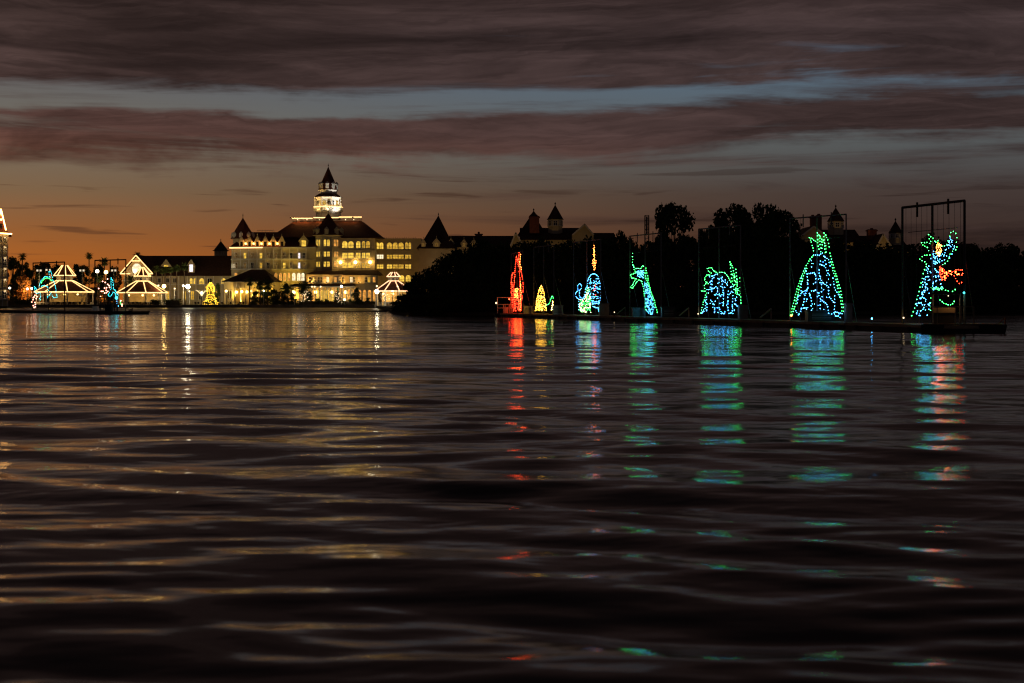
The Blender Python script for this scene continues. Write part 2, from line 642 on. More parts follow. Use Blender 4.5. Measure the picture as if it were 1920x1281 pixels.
# ================================================================== BUILDING PARTS
def frame_ring(mb, x0, x1, z0, z1, y, t, arch=False, dep=0.14):
    """window casing around an opening, proud of the wall that stands at y"""
    if arch:
        zc = z1 - (x1 - x0) / 2
        pts_o, pts_i = [], []
        cx, r = (x0 + x1) / 2, (x1 - x0) / 2
        seq = [(x0, z0)] + [(cx - r * math.cos(a), zc + r * math.sin(a)) for a in [math.pi * i / 8 for i in range(9)]] + [(x1, z0)]
        n = len(seq)
        out = []
        for (x, z) in seq:
            dx, dz = x - cx, z - zc
            if z <= zc + 1e-6:
                out.append((x + math.copysign(t, dx), z))
            else:
                q = (r + t) / r
                out.append((cx + dx * q, zc + dz * q))
        vs = [(x, y - dep, z) for x, z in out] + [(x, y - dep, z) for x, z in seq] + [(x, y, z) for x, z in out] + [(x, y, z) for x, z in seq]
        fs = []
        for i in range(n - 1):
            fs.append((i, i + 1, n + i + 1, n + i))
            fs.append((i, 2 * n + i, 2 * n + i + 1, i + 1))
            fs.append((n + i, n + i + 1, 3 * n + i + 1, 3 * n + i))
        mb.add(vs, fs)
        mb.box(x0 - t * 1.4, x1 + t * 1.4, y - dep * 1.4, y, z0 - t * 1.1, z0)
    else:
        mb.box(x0 - t, x0, y - dep, y, z0, z1)
        mb.box(x1, x1 + t, y - dep, y, z0, z1)
        mb.box(x0 - t, x1 + t, y - dep * 1.2, y, z1, z1 + t)
        mb.box(x0 - t * 1.4, x1 + t * 1.4, y - dep * 1.5, y, z0 - t, z0)
    return mb


def window(parent, xc, wpx, y0, y1, D, pane, arch=False, bars=(2, 2), trim=WHITE, name='window'):
    """one window on a wall whose face stands at depth D; px sizes"""
    s = D / F
    x0, x1 = PX(xc, D) - wpx * s / 2, PX(xc, D) + wpx * s / 2
    z1, z0 = PZ(y0, D), PZ(y1, D)
    t = 0.16
    mb = frame_ring(MB(), x0, x1, z0, z1, D - 0.002, t, arch)
    nx, nz = bars
    zt = z1 - (x1 - x0) / 2 if arch else z1
    for i in range(1, nx):
        x = x0 + (x1 - x0) * i / nx
        mb.box(x - 0.05, x + 0.05, D - 0.10, D - 0.05, z0, zt if arch else z1)
    for j in range(1, nz):
        z = z0 + (zt - z0) * j / nz
        mb.box(x0, x1, D - 0.095, D - 0.045, z - 0.045, z + 0.045)
    w = mb.build(name, trim, parent)
    q = MB()
    if arch:
        cx, r = (x0 + x1) / 2, (x1 - x0) / 2
        poly = [(x0, z0), (x1, z0)] + [(cx + r * math.cos(math.pi * i / 8), z1 - r + r * math.sin(math.pi * i / 8)) for i in range(9)]
        q.prism(poly, D - 0.04, D - 0.006)
    else:
        q.box(x0, x1, D - 0.04, D - 0.006, z0, z1)
    q.build('pane', pane, w)
    return w


def face_window(parent, p, nrm, w, h, pane, arch=True, name='window'):
    """window on an inclined-plan wall: p = sill centre, nrm = outward horizontal normal"""
    nrm = Vector(nrm).normalized()
    tx = Vector((-nrm.y, nrm.x, 0))
    p = Vector(p)

    def W(a, b, c):
        return p + tx * a + nrm * c + Vector((0, 0, b))
    mb = MB()

    def bar(a0, a1, b0, b1, c0, c1):
        vs = [W(a0, b0, c0), W(a1, b0, c0), W(a1, b1, c0), W(a0, b1, c0), W(a0, b0, c1), W(a1, b0, c1), W(a1, b1, c1), W(a0, b1, c1)]
        mb.add(vs, [(3, 2, 1, 0), (4, 5, 6, 7), (0, 1, 5, 4), (1, 2, 6, 5), (2, 3, 7, 6), (3, 0, 4, 7)])
    t = 0.14
    bar(-w / 2 - t, -w / 2, 0, h, 0.0, 0.13)
    bar(w / 2, w / 2 + t, 0, h, 0.0, 0.13)
    bar(-w / 2 - t, w / 2 + t, h, h + t, 0.0, 0.16)
    bar(-w / 2 - t * 1.3, w / 2 + t * 1.3, -t, 0, 0.0, 0.2)
    bar(-0.04, 0.04, 0, h, 0.05, 0.1)
    bar(-w / 2, w / 2, h * 0.6 - 0.04, h * 0.6 + 0.04, 0.05, 0.1)
    ob = mb.build(name, WHITE, parent)
    q = MB()
    pts = [(-w / 2, 0), (w / 2, 0)]
    if arch:
        pts += [(w / 2 * math.cos(math.pi * i / 6), h - w / 2 + w / 2 * math.sin(math.pi * i / 6)) for i in range(7)]
    else:
        pts += [(w / 2, h), (-w / 2, h)]
    n = len(pts)
    q.add([W(a, b, 0.04) for a, b in pts] + [W(a, b, 0.006) for a, b in pts],
          [tuple(range(n)), tuple(range(2 * n - 1, n - 1, -1))] + [(i, i + n, (i + 1) % n + n, (i + 1) % n) for i in range(n)])
    q.build('pane', pane, ob)
    return ob


def gable_dormer(parent, xc, wpx, ytop, yeave, ybase, D, depth, wall=WALL, pane=None, roof=ROOF, arch=False, finial=True):
    """a dormer with its front at depth D: cheeks + gable front + pitched roof (+ window)"""
    s = D / F
    x = PX(xc, D)
    hw = wpx * s / 2
    zt, ze, zb = PZ(ytop, D), PZ(yeave, D), PZ(ybase, D)
    fr = MB()
    fr.prism([(x - hw, zb), (x + hw, zb), (x + hw, ze), (x, zt - 0.25), (x - hw, ze)], D, D + depth)
    # raking boards on the front edge
    e = hw * 0.28
    fr.beam((x - hw - e, D - 0.15, ze - e * (zt - ze) / hw), (x, D - 0.15, zt), 0.24, 0.28)
    fr.beam((x + hw + e, D - 0.16, ze - e * (zt - ze) / hw), (x, D - 0.16, zt), 0.24, 0.28)
    if finial:
        fr.beam((x, D - 0.1, zt - 0.1), (x, D - 0.1, zt + 0.85), 0.14)
    d = fr.build('dormer', wall, parent)
    rf = MB()
    k = (zt - ze) / hw
    for sg in (-1, 1):
        a = (x + sg * (hw + e), ze - e * k + 0.02)
        b = (x, zt + 0.02)
        vs = []
        for (px, pz) in (a, b):
            for yy in (D - 0.25, D + depth):
                for dz in (0.0, 0.14):
                    vs.append((px, yy, pz + dz))
        rf.add(vs, [(0, 4, 6, 2), (1, 3, 7, 5), (0, 1, 5, 4), (2, 6, 7, 3), (0, 2, 3, 1), (4, 5, 7, 6)])
    rf.build('dormer_roof', roof, d)
    if pane is not None:
        h = ze - zb
        q = MB()
        q.box(x - hw * 0.52, x + hw * 0.52, D - 0.05, D - 0.01, zb + h * 0.12, zb + h * 0.98)
        q.build('dormer_window', pane, d)
    return d


def finial(parent, x, y, z, h):
    m = MB()
    m.tube([(x, y, z - 0.3), (x, y, z + h)], [0.12, 0.05], 5)
    m.sphere((x, y, z + h * 0.45), 0.22, 6, 4)
    m.beam((x - h * 0.16, y, z + h * 0.75), (x + h * 0.16, y, z + h * 0.75), 0.06)
    return m.build('finial', IRON, parent)


def edge_lights(parent, segs, r=0.15, m=STRING, name='light_string'):
    mb = MB()
    for a, b in segs:
        mb.tube([a, b], r, 5)
    return mb.build(name, m, parent)


def railing(parent, a, b, z0, z1, step=0.7, m=WHITE, name='railing', w=0.09):
    mb = MB()
    a, b = Vector(a), Vector(b)
    n = max(2, int((b - a).length / step))
    for z, ww in ((z1, w * 1.4), (z0 + 0.15, w)):
        mb.beam((a.x, a.y, z), (b.x, b.y, z), ww)
    for i in range(n + 1):
        p = a.lerp(b, i / n)
        mb.beam((p.x, p.y, z0), (p.x, p.y, z1), w)
    return mb.build(name, m, parent)


# ================================================================== THE HOTEL
def build_hotel():
    D = 505.0
    s = D / F
    T = thing('grand_hotel', (PX(600, D), D, GZ), 'huge cream hotel with dark red roofs and a floodlit white cupola tower', 'hotel')

    def bx(mb, x0, x1, y0, y1, d0, d1):
        return mb.box(PX(x0, D), PX(x1, D), d0, d1, PZ(y1, D), PZ(y0, D))
    zg = GZ - 0.3
    # ---- left wing
    m = MB()
    m.box(PX(434, D), PX(592, D), D, D + 22, zg, PZ(463.5, D))
    m.build('left_wing_wall', WALL, T)
    m = MB()
    m.box(PX(431.5, D), PX(594, D), D - 1.0, D + 22.6, PZ(465.6, D), PZ(463.4, D))
    for yy in (487, 505.5):
        m.box(PX(433, D), PX(592.5, D), D - 0.35, D - 0.003, PZ(yy + 0.9, D), PZ(yy - 0.5, D))
    m.build('left_wing_cornice', WHITE, T)
    m = MB()
    m.hip(PX(431, D), PX(600, D), D - 0.9, D + 22.5, PZ(463.3, D), PZ(0, D) * 0 + PX(462, D), PX(600, D), D + 7.5, D + 15, PZ(433.5, D))
    m.build('left_wing_roof', ROOF, T)
    rp = [(453, 9), (468, 9), (482.6, 9), (497.6, 10), (512.5, 10), (528.5, 10.5)]
    for i, (xc, w) in enumerate(rp):
        gable_dormer(T, xc, w, 443, 453, 463.5, D - 0.4, 7.0, pane=GLASSD, finial=True)
    for i, (xc, w) in enumerate(rp[:-1]):                 # little amber lamps tucked between the dormers
        x = PX(xc + 7.5, D)
        m = MB()
        m.sphere((x, D + 0.3, PZ(457, D)), 0.4, 6, 4)
        m.build('dormer_lamp', CEIL, T)
        point_light(T, (x, D - 1.2, PZ(455.5, D)), (1.0, 0.40, 0.08), 110, 0.2)
    gable_dormer(T, 569.5, 15, 441.5, 450.5, 463.5, D - 0.5, 8.0, pane=WIN_Y)
    edge_lights(T, [((PX(431.5, D), D - 1.25, PZ(465.2, D)), (PX(493, D), D - 1.25, PZ(464.6, D)))], 0.22)
    # roof-top screen
    railing(T, (PX(472, D), D + 11, 0), (PX(503, D), D + 11, 0), PZ(436, D), PZ(429, D), 0.9, GALV, 'roof_screen')
    # balconies of the left wing
    for y0, y1 in ((470.5, 486.0), (489.5, 505.0)):
        m = MB()
        m.box(PX(437, D), PX(576, D), D - 1.9, D - 0.36, PZ(y1 + 0.3, D), PZ(y1 - 0.8, D))
        for x in np.arange(437.5, 577, 15.3):
            m.box(PX(x, D) - 0.12, PX(x, D) + 0.12, D - 1.85, D - 1.6, PZ(y1 - 0.8, D), PZ(y0 - 4.0, D))
        b = m.build('balcony', WHITE, T)
        railing(b, (PX(437, D), D - 1.75, 0), (PX(576, D), D - 1.75, 0), PZ(y1 - 0.8, D), PZ(y1 - 6.2, D), 0.62, WHITE, 'balcony_rail', 0.06)
    up = {459.5: WIN_Y, 489.5: WIN_Y, 560.5: WIN_P}
    lo = {490.0: WIN_G, 535.0: WIN_Y, 561.0: WIN_P}
    for row, (y0, y1, lit) in enumerate(((474.5, 484.8, up), (492.8, 503.6, lo))):
        for x in (442, 459.5, 473, 489.5, 503, 517, 533, 546, 560.5, 570):
            key = min(lit, key=lambda k: abs(k - x))
            pane = lit[key] if abs(key - x) < 3 else (WIN_D if (int(x) + row) % 3 else GLASSD)
            w = 5.0 if pane in (WIN_D, GLASSD) else 4.6
            window(T, x, w, y0, y1, D, pane, False, (2, 1))
    for x in (435.9, 439.2):
        window(T, x, 2.6, 495.2, 502.5, D, WIN_W, False, (1, 2))
    window(T, 442.5, 5, 512, 517, D, WIN_O, False, (2, 1))
    for x, w in ((517.5, 5.2), (526, 5.0), (534, 5.0), (541.7, 4.2), (551, 6.0), (560.2, 6.2), (568, 5.6)):
        window(T, x, w, 512, 526.5, D, WIN_O if x < 548 else WIN_W, True, (2, 2))
    for x in np.arange(520, 590, 7.8):
        window(T, x, 5.0, 545.5, 566, D, WIN_O if int(x) % 2 else WIN_G, True, (2, 3))
    # ---- corner turret of the left wing
    cx, cy = PX(450.5, D), D + 5.0
    m = MB()
    m.lathe(cx, cy, [(PZ(470, D), 3.55), (PZ(447.5, D), 3.55), (PZ(447, D), 4.1), (PZ(446.2, D), 4.1)], 8)
    tw = m.build('turret', WALL, T)
    m = MB()
    m.lathe(cx, cy, [(PZ(447.2, D), 4.5), (PZ(441, D), 3.7), (PZ(434, D), 3.2), (PZ(407, D), 0.06)], 8)
    m.build('turret_roof', ROOF, tw)
    for k in range(8):
        a = 2 * math.pi * k / 8
        nx, ny = math.sin(a), -math.cos(a)
        if ny > 0.3:
            continue
        m = MB()
        px, py = cx + nx * 3.55, cy + ny * 3.55
        m.lathe(px, py, [(PZ(445, D), 0.85), (PZ(437.5, D), 0.8), (PZ(433.5, D), 0.05)], 4)
        m.build('turret_dormer', WHITE, tw)
    finial(tw, cx, cy, PZ(407, D), 1.6)
    # ---- great hipped roof with the railed terrace
    m = MB()
    m.hip(PX(505, D), PX(712, D), D + 1.0, D + 36, PZ(444.5, D), PX(541, D), PX(669, D), D + 14, D + 24, PZ(410, D))
    m.build('great_roof', ROOF, T)
    m = MB()
    m.box(PX(640, D), PX(716, D), D - 0.6, D + 30, PZ(447, D), PZ(444.2, D))
    m.build('great_eave', DARKROOF, T)
    for xa, xb, za, zb in ((537, 576, 411.5, 405.5), (627, 670.5, 409.5, 403), (578, 627, 409.8, 404)):
        railing(T, (PX(xa, D), D + 13.5, 0), (PX(xb, D), D + 13.5, 0), PZ(za, D), PZ(zb, D), 0.45, WHITE, 'terrace_railing', 0.13)
        edge_lights(T, [((PX(xa, D), D + 13.3, PZ(zb, D)), (PX(xb, D), D + 13.3, PZ(zb, D)))], 0.19)
    for x in (548, 566, 590, 640, 656):
        m = MB()
        m.sphere((PX(x, D), D + 12.6, PZ(408.2, D)), 0.16, 6, 4)
        tl = m.build('terrace_lamp', GLOBE_S, T)
        point_light(tl, (PX(x, D), D + 12.0, PZ(406.4, D)), (1.0, 0.42, 0.10), 150 if x < 600 else 60, 0.2, (0, -0.3, -1))
    # ---- cupola tower
    cx, cy = PX(602.6, D), D + 19.0
    k = (D + 19.0) / F                                   # metres per px there
    q = D + 19.0
    m = MB()
    m.lathe(cx, cy, [(PZ(412, q), 24 * k), (PZ(399, q), 24 * k), (PZ(397.5, q), 26.6 * k), (PZ(396.6, q), 26.8 * k), (PZ(396, q), 23 * k), (PZ(389, q), 22.0 * k),
                     (PZ(376, q), 21.4 * k), (PZ(373.6, q), 22.5 * k), (PZ(371.6, q), 26.5 * k), (PZ(370.2, q), 27 * k)], 8)
    cup = m.build('cupola', WHITE, T)
    m = MB()
    m.lathe(cx, cy, [(PZ(370.4, q), 27.4 * k), (PZ(370, q), 27.4 * k), (PZ(363.5, q), 17.0 * k)], 8)
    m.build('skirt_roof', ROOF, cup)
    m = MB()
    m.lathe(cx, cy, [(PZ(364, q), 16.4 * k), (PZ(359.5, q), 16.6 * k), (PZ(357.6, q), 18.6 * k), (PZ(356.4, q), 18.8 * k)], 8)
    m.build('drum', WHITE, cup)
    m = MB()
    m.lathe(cx, cy, [(PZ(356.6, q), 19 * k), (PZ(348, q), 15.2 * k), (PZ(342, q), 13.2 * k), (PZ(313, q), 0.06)], 8)
    m.build('spire', ROOF, cup)
    finial(cup, cx, cy, PZ(313.4, q), 1.4)
    for kk in range(8):
        a = 2 * math.pi * kk / 8 + 0.0
        nx, ny = math.sin(a), -math.cos(a)
        if ny > 0.35:
            continue
        m = MB()
        px, py = cx + nx * 15.6 * k, cy + ny * 15.6 * k
        m.lathe(px, py, [(PZ(354.5, q), 0.72), (PZ(346.5, q), 0.70), (PZ(346.2, q), 0.95), (PZ(345.6, q), 0.95), (PZ(341, q), 0.05)], 4)
        m.build('spire_dormer', WHITE, cup)
    # balcony ring with its string of lights, posts and windows
    ring = [(cx + math.sin(math.pi / 8 + math.pi * i / 4) * 27.6 * k, cy - math.cos(math.pi / 8 + math.pi * i / 4) * 27.6 * k) for i in range(8)]
    m = MB()
    for i in range(8):
        a, b = ring[i], ring[(i + 1) % 8]
        for z, w in ((PZ(389.5, q), 0.2), (PZ(395.8, q), 0.2)):
            m.beam((a[0], a[1], z), (b[0], b[1], z), w)
        for j in range(12):
            x, y = a[0] + (b[0] - a[0]) * j / 12, a[1] + (b[1] - a[1]) * j / 12
            m.beam((x, y, PZ(396.4, q)), (x, y, PZ(389.5, q)), 0.16)
    m.build('balcony_ring', WHITE, cup)
    edge_lights(cup, [((ring[i][0] * 1.0, ring[i][1] - 0.15, PZ(388.8, q)), (ring[(i + 1) % 8][0], ring[(i + 1) % 8][1] - 0.15, PZ(388.8, q))) for i in range(8)], 0.19)
    for kk in range(8):
        a = 2 * math.pi * kk / 8
        nx, ny = math.sin(a), -math.cos(a)
        if ny > 0.3:
            continue
        ap = 21.6 * k * math.cos(math.pi / 8)
        for off in (-0.95, 0.95):
            p = (cx + nx * ap - ny * off, cy + ny * ap + nx * off, PZ(387, q))
            face_window(cup, p, (nx, ny, 0), 0.95, 1.9, GLASSD if (kk + (off > 0)) % 2 else WIN_G)
    for kk in range(8):
        a = math.pi / 8 + 2 * math.pi * kk / 8
        x, y = cx + math.sin(a) * 25.4 * k, cy - math.cos(a) * 25.4 * k
        if -math.cos(a) > 0.4:
            continue
        m = MB()
        m.tube([(x, y, PZ(396, q)), (x, y, PZ(371.5, q))], 0.16, 6)
        m.build('post', WHITE, cup)
    for kk in range(8):
        a = 2 * math.pi * kk / 8
        if -math.cos(a) > 0.3:
            continue
        x, y = cx + math.sin(a) * 24.6 * k, cy - math.cos(a) * 24.6 * k
        m = MB()
        m.sphere((x, y, PZ(394.6, q)), 0.14, 6, 4)
        bl = m.build('balcony_lamp', GLOBE_Y, cup)
        point_light(bl, (x, y, PZ(393.6, q)), (1.0, 0.72, 0.36) if kk < 3 else (1.0, 0.58, 0.18), 190, 0.12, (-math.sin(a), math.cos(a), 0.5))
    # ---- centre bay
    cx, cy = PX(614.0, D), D + 2.5
    m = MB()
    m.lathe(cx, cy, [(zg, 4.75), (PZ(443.5, D), 4.75), (PZ(442, D), 5.7), (PZ(440.8, D), 5.8)], 8)
    for yy in (468.5, 486.5, 505):
        m.lathe(cx, cy, [(PZ(yy + 0.6, D), 4.9), (PZ(yy - 0.6, D), 4.9)], 8)
    bay = m.build('bay_tower', WALL, T)
    m = MB()
    m.lathe(cx, cy, [(PZ(441, D), 6.0), (PZ(434, D), 4.6), (PZ(426, D), 3.7), (PZ(399, D), 0.06)], 8)
    m.build('bay_roof', ROOF, bay)
    finial(bay, cx, cy, PZ(399, D), 1.3)
    for kk in range(8):
        a = 2 * math.pi * kk / 8
        nx, ny = math.sin(a), -math.cos(a)
        if ny > 0.3:
            continue
        px, py = cx + nx * 4.7, cy + ny * 4.7
        m = MB()
        m.lathe(px, py, [(PZ(440, D), 0.95), (PZ(431.5, D), 0.9), (PZ(431.2, D), 1.15), (PZ(430.8, D), 1.15), (PZ(425.5, D), 0.05)], 4)
        m.build('bay_dormer', WALL, bay)
        if ny < -0.2:
            ap = 4.75 * math.cos(math.pi / 8)
            for off in (-0.62, 0.62):
                for y1, h, ar in ((462, 2.35, True), (481.5, 1.75, False), (500.5, 1.8, False)):
                    p = (cx + nx * ap - ny * off, cy + ny * ap + nx * off, PZ(y1, D))
                    face_window(bay, p, (nx, ny, 0), 0.85, h, WIN_Y if nx < 0.5 else WIN_O, ar)
    # ---- right of the bay
    m = MB()
    m.box(PX(634, D), PX(703, D), D, D + 24, zg, PZ(444.4, D))
    m.build('right_wing_wall', WALL, T)
    m = MB()
    for yy in (469.5, 488.5, 506):
        m.box(PX(639, D), PX(703.3, D), D - 0.25, D - 0.003, PZ(yy + 0.6, D), PZ(yy - 0.6, D))
    m.box(PX(639, D), PX(704, D), D - 0.5, D - 0.004, PZ(447.2, D), PZ(445, D))
    m.build('right_wing_cornice', WALL, T)
    for x, w in ((646.7, 9.6), (658, 9.6), (671.8, 8.0), (681.8, 6.0), (690, 7.0)):
        window(T, x, w, 452.3, 465, D, WIN_Y if x < 676 else WIN_G, True, (2, 2))
        window(T, x, w, 474.2, 484.2, D, WIN_Y, False, (2, 2))
        window(T, x, w, 492.6, 502.5, D, WIN_Y if x < 662 else WIN_G, False, (2, 2))
    for x in (639.5, 667.3, 694.8):
        m = MB()
        m.beam((PX(x, D), D - 0.1, PZ(492, D)), (PX(x, D), D - 1.5, PZ(492, D)), 0.12)
        ob = m.build('wall_lamp', IRON, T)
        m = MB()
        m.sphere((PX(x, D), D - 1.6, PZ(492.2, D)), 0.62, 8, 5)
        m.build('globe', GLOBE_Y, ob)
        point_light(ob, (PX(x, D), D - 0.9, PZ(490.6, D)), (1.0, 0.50, 0.10), 150, 0.1)
    # ---- flat-roofed link further right
    E = 512.0
    m = MB()
    m.box(PX(702, E), PX(790, E), E, E + 20, zg, PZ(447.4, E))
    m.build('link_wall', WALL, T)
    m = MB()
    m.box(PX(702, E), PX(790, E), E - 0.4, E + 0.5, PZ(448.6, E), PZ(447.2, E))
    for yy in (470, 489.5, 508):
        m.box(PX(702, E), PX(790, E), E - 0.25, E - 0.003, PZ(yy + 0.6, E), PZ(yy - 0.6, E))
    m.build('link_cornice', WALL, T)
    m = MB()
    for x in np.arange(718, 780, 4.2):
        m.beam((PX(x, E), E + 6, PZ(447.5, E)), (PX(x, E), E + 6, PZ(443.6 - random.random(), E)), 0.12)
    m.build('roof_stanchions', GALV, T)
    for x, w in ((707, 7.2), (715.2, 7.2), (730.3, 9.4), (741, 9.2), (752, 9.4), (762.4, 4.6), (768.4, 4.6)):
        g = WIN_Y if x < 720 else WIN_G
        window(T, x, w, 454.8, 467, E, g, True, (2, 2))
        window(T, x, w, 477.8, 485.2, E, WIN_W if x < 720 else g, False, (2, 2))
        window(T, x, w, 496.2, 503.8, E, WIN_Y if x > 756 or x < 735 else g, False, (2, 2))
    for x in (753.4, 765.4):
        window(T, x, 9, 516, 528, E, WIN_Y, True, (2, 2))
    # ---- conservatory at the foot of the hotel
    C = 490.0
    m = MB()
    m.box(PX(575, C), PX(640, C), C, D - 0.2, PZ(532, C), PZ(515, C))
    m.box(PX(640, C), PX(706, C), C + 2.0, D - 0.2, PZ(532, C), PZ(516, C))
    m.build('conservatory_upper_wall', WALL, T)
    m = MB()
    m.hip(PX(571.5, C), PX(657, C), C - 1.0, D - 0.1, PZ(515, C), PX(585, C), PX(642, C), C + 6, D - 0.1, PZ(507.5, C))
    m.hip(PX(642, C), PX(712, C), C + 1.2, D - 0.1, PZ(515.6, C), PX(642, C), PX(702, C), C + 8, D - 0.1, PZ(506, C))
    m.build('conservatory_roof', ROOF, T)
    m = MB()
    m.hip(PX(548, C), PX(668, C), C - 4.0, C - 0.003, PZ(537.0, C), PX(552, C), PX(664, C), C - 0.6, C - 0.003, PZ(532.2, C))
    m.build('porch_roof', DARKROOF, T)
    m = MB()
    m.box(PX(549, C), PX(667, C), C - 3.6, C - 3.2, PZ(539.2, C), PZ(537.0, C))
    m.build('porch_beam', WHITE, T)
    for x, p in ((581, GLASSD), (586, GLASSD), (589.8, GLASSD), (598, GLASSD), (602.2, GLASSD), (609, WIN_O), (614.6, WIN_W), (629, WIN_O), (637, GLASSD), (643.5, GLASSD)):
        window(T, x, 4.0, 519.8, 529.5, C if x < 640 else C + 2.0, p, False, (2, 2))
    for x, p in ((659, WIN_W), (664, GLASSD), (674, WIN_O), (686, GLASSD), (692, WIN_G), (701.5, WIN_O)):
        window(T, x, 4.6, 519.8, 529.5, C + 2.0, p, False, (2, 2))
    m = MB()
    m.box(PX(552, C), PX(706, C), C + 0.5, D - 0.25, zg, PZ(532.05, C))
    m.build('ground_floor_wall', INTER, T)
    for x in list(np.arange(588, 634, 8.6)) + list(np.arange(646, 704, 9.4)):
        window(T, x, 6.2, 544, 565, C + 0.5, WIN_Y if 592 < x < 630 else WIN_O, True, (3, 4))
    for x in np.arange(550, 668, 7.3):
        m = MB()
        m.tube([(PX(x, C), C - 3.4, GZ), (PX(x, C), C - 3.4, PZ(538.6, C))], 0.16, 6)
        m.build('porch_column', WHITE, T)
    for x in (593.5, 623.5, 649.5, 552):
        m = MB()
        m.beam((PX(x, C), C - 2.4, PZ(537.4, C)), (PX(x, C), C - 2.4, PZ(546, C)), 0.08)
        ob = m.build('porch_lantern', IRON, T)
        m = MB()
        m.sphere((PX(x, C), C - 2.4, PZ(548, C)), 0.55, 8, 5)
        m.build('globe', GLOBE_Y, ob)
        point_light(ob, (PX(x, C), C - 1.7, PZ(550.5, C)), (1.0, 0.50, 0.09), 200, 0.1)
    for x in (588.3, 593.2, 604.4):
        m = MB()
        m.sphere((PX(x, C), C - 4.3, PZ(538, C)), 0.28, 6, 4)
        m.build('eave_lamp', GLOBE_S, T)
    # ---- east wing with the tall pyramid turret
    G = 470.0
    m = MB()
    m.box(PX(785, G), PX(852, G), G, G + 14, zg, PZ(466, G))
    m.box(PX(846, G), PX(962, G), G + 2, G + 16, zg, PZ(463, G))
    m.build('east_wing_wall', WALL, T)
    m = MB()
    m.hip(PX(781, G), PX(856, G), G - 1.0, G + 14, PZ(466.3, G), PX(795, G), PX(842, G), G + 1.6, G + 12.5, PZ(447, G))
    m.hip(PX(795, G), PX(842, G), G + 1.6, G + 12.5, PZ(447.05, G), PX(820, G) - 0.05, PX(820, G) + 0.05, G + 7, G + 7.1, PZ(402, G))
    m.hip(PX(845, G), PX(966, G), G + 1.2, G + 17, PZ(463.2, G), PX(840, G), PX(966, G), G + 7, G + 11, PZ(440.5, G))
    m.build('east_wing_roof', DARKROOF, T)
    finial(T, PX(820, G), G + 7, PZ(402, G), 1.0)
    for x, w, yt, ye, yb in ((794, 8.5, 449, 456, 464), (818.5, 13, 447.5, 455, 464), (845.5, 11, 448, 455.5, 463.5), (870, 10, 449, 456, 463.5), (888.5, 10, 449.5, 456, 463.5)):
        gable_dormer(T, x, w, yt, ye, yb, G - 0.5 if x < 840 else G + 1.2, 5.0, pane=WIN_D, roof=DARKROOF)
    m = MB()
    m.box(PX(890, G), PX(903, G), G + 7.5, G + 10, PZ(450, G), PZ(438, G))
    m.box(PX(888.5, G), PX(904.5, G), G + 7.3, G + 10.2, PZ(438, G), PZ(436.4, G))
    m.sphere((PX(896.5, G), G + 8.7, PZ(434.4, G)), 0.42, 8, 5)
    m.build('chimney', BRICK, T)
    # small far turret left of the hotel
    return T


HOTEL = build_hotel()


def build_far_turret():
    D = 540.0
    T = thing('turret_house', (PX(413, D), D, GZ), 'small cream tower with dark pyramid roof rising behind the long hall', 'tower')
    m = MB()
    m.lathe(PX(414, D), D, [(0.5, 2.45), (PZ(470.5, D), 2.45)], 6)
    m.build('wall', WALL, T)
    m = MB()
    m.lathe(PX(414, D), D, [(PZ(470.6, D), 3.4), (PZ(468.6, D), 2.6), (PZ(452, D), 0.05)], 6)
    m.build('roof', DARKROOF, T)
    finial(T, PX(414, D), D, PZ(452, D), 0.8)
    # louvres
    for a in (-0.5, 0.5):
        face_window(T, (PX(414, D) + math.sin(a) * 2.13, D - math.cos(a) * 2.13, PZ(478, D)), (math.sin(a), -math.cos(a), 0), 0.9, 1.2, GLASSD, False, 'louvre')


build_far_turret()


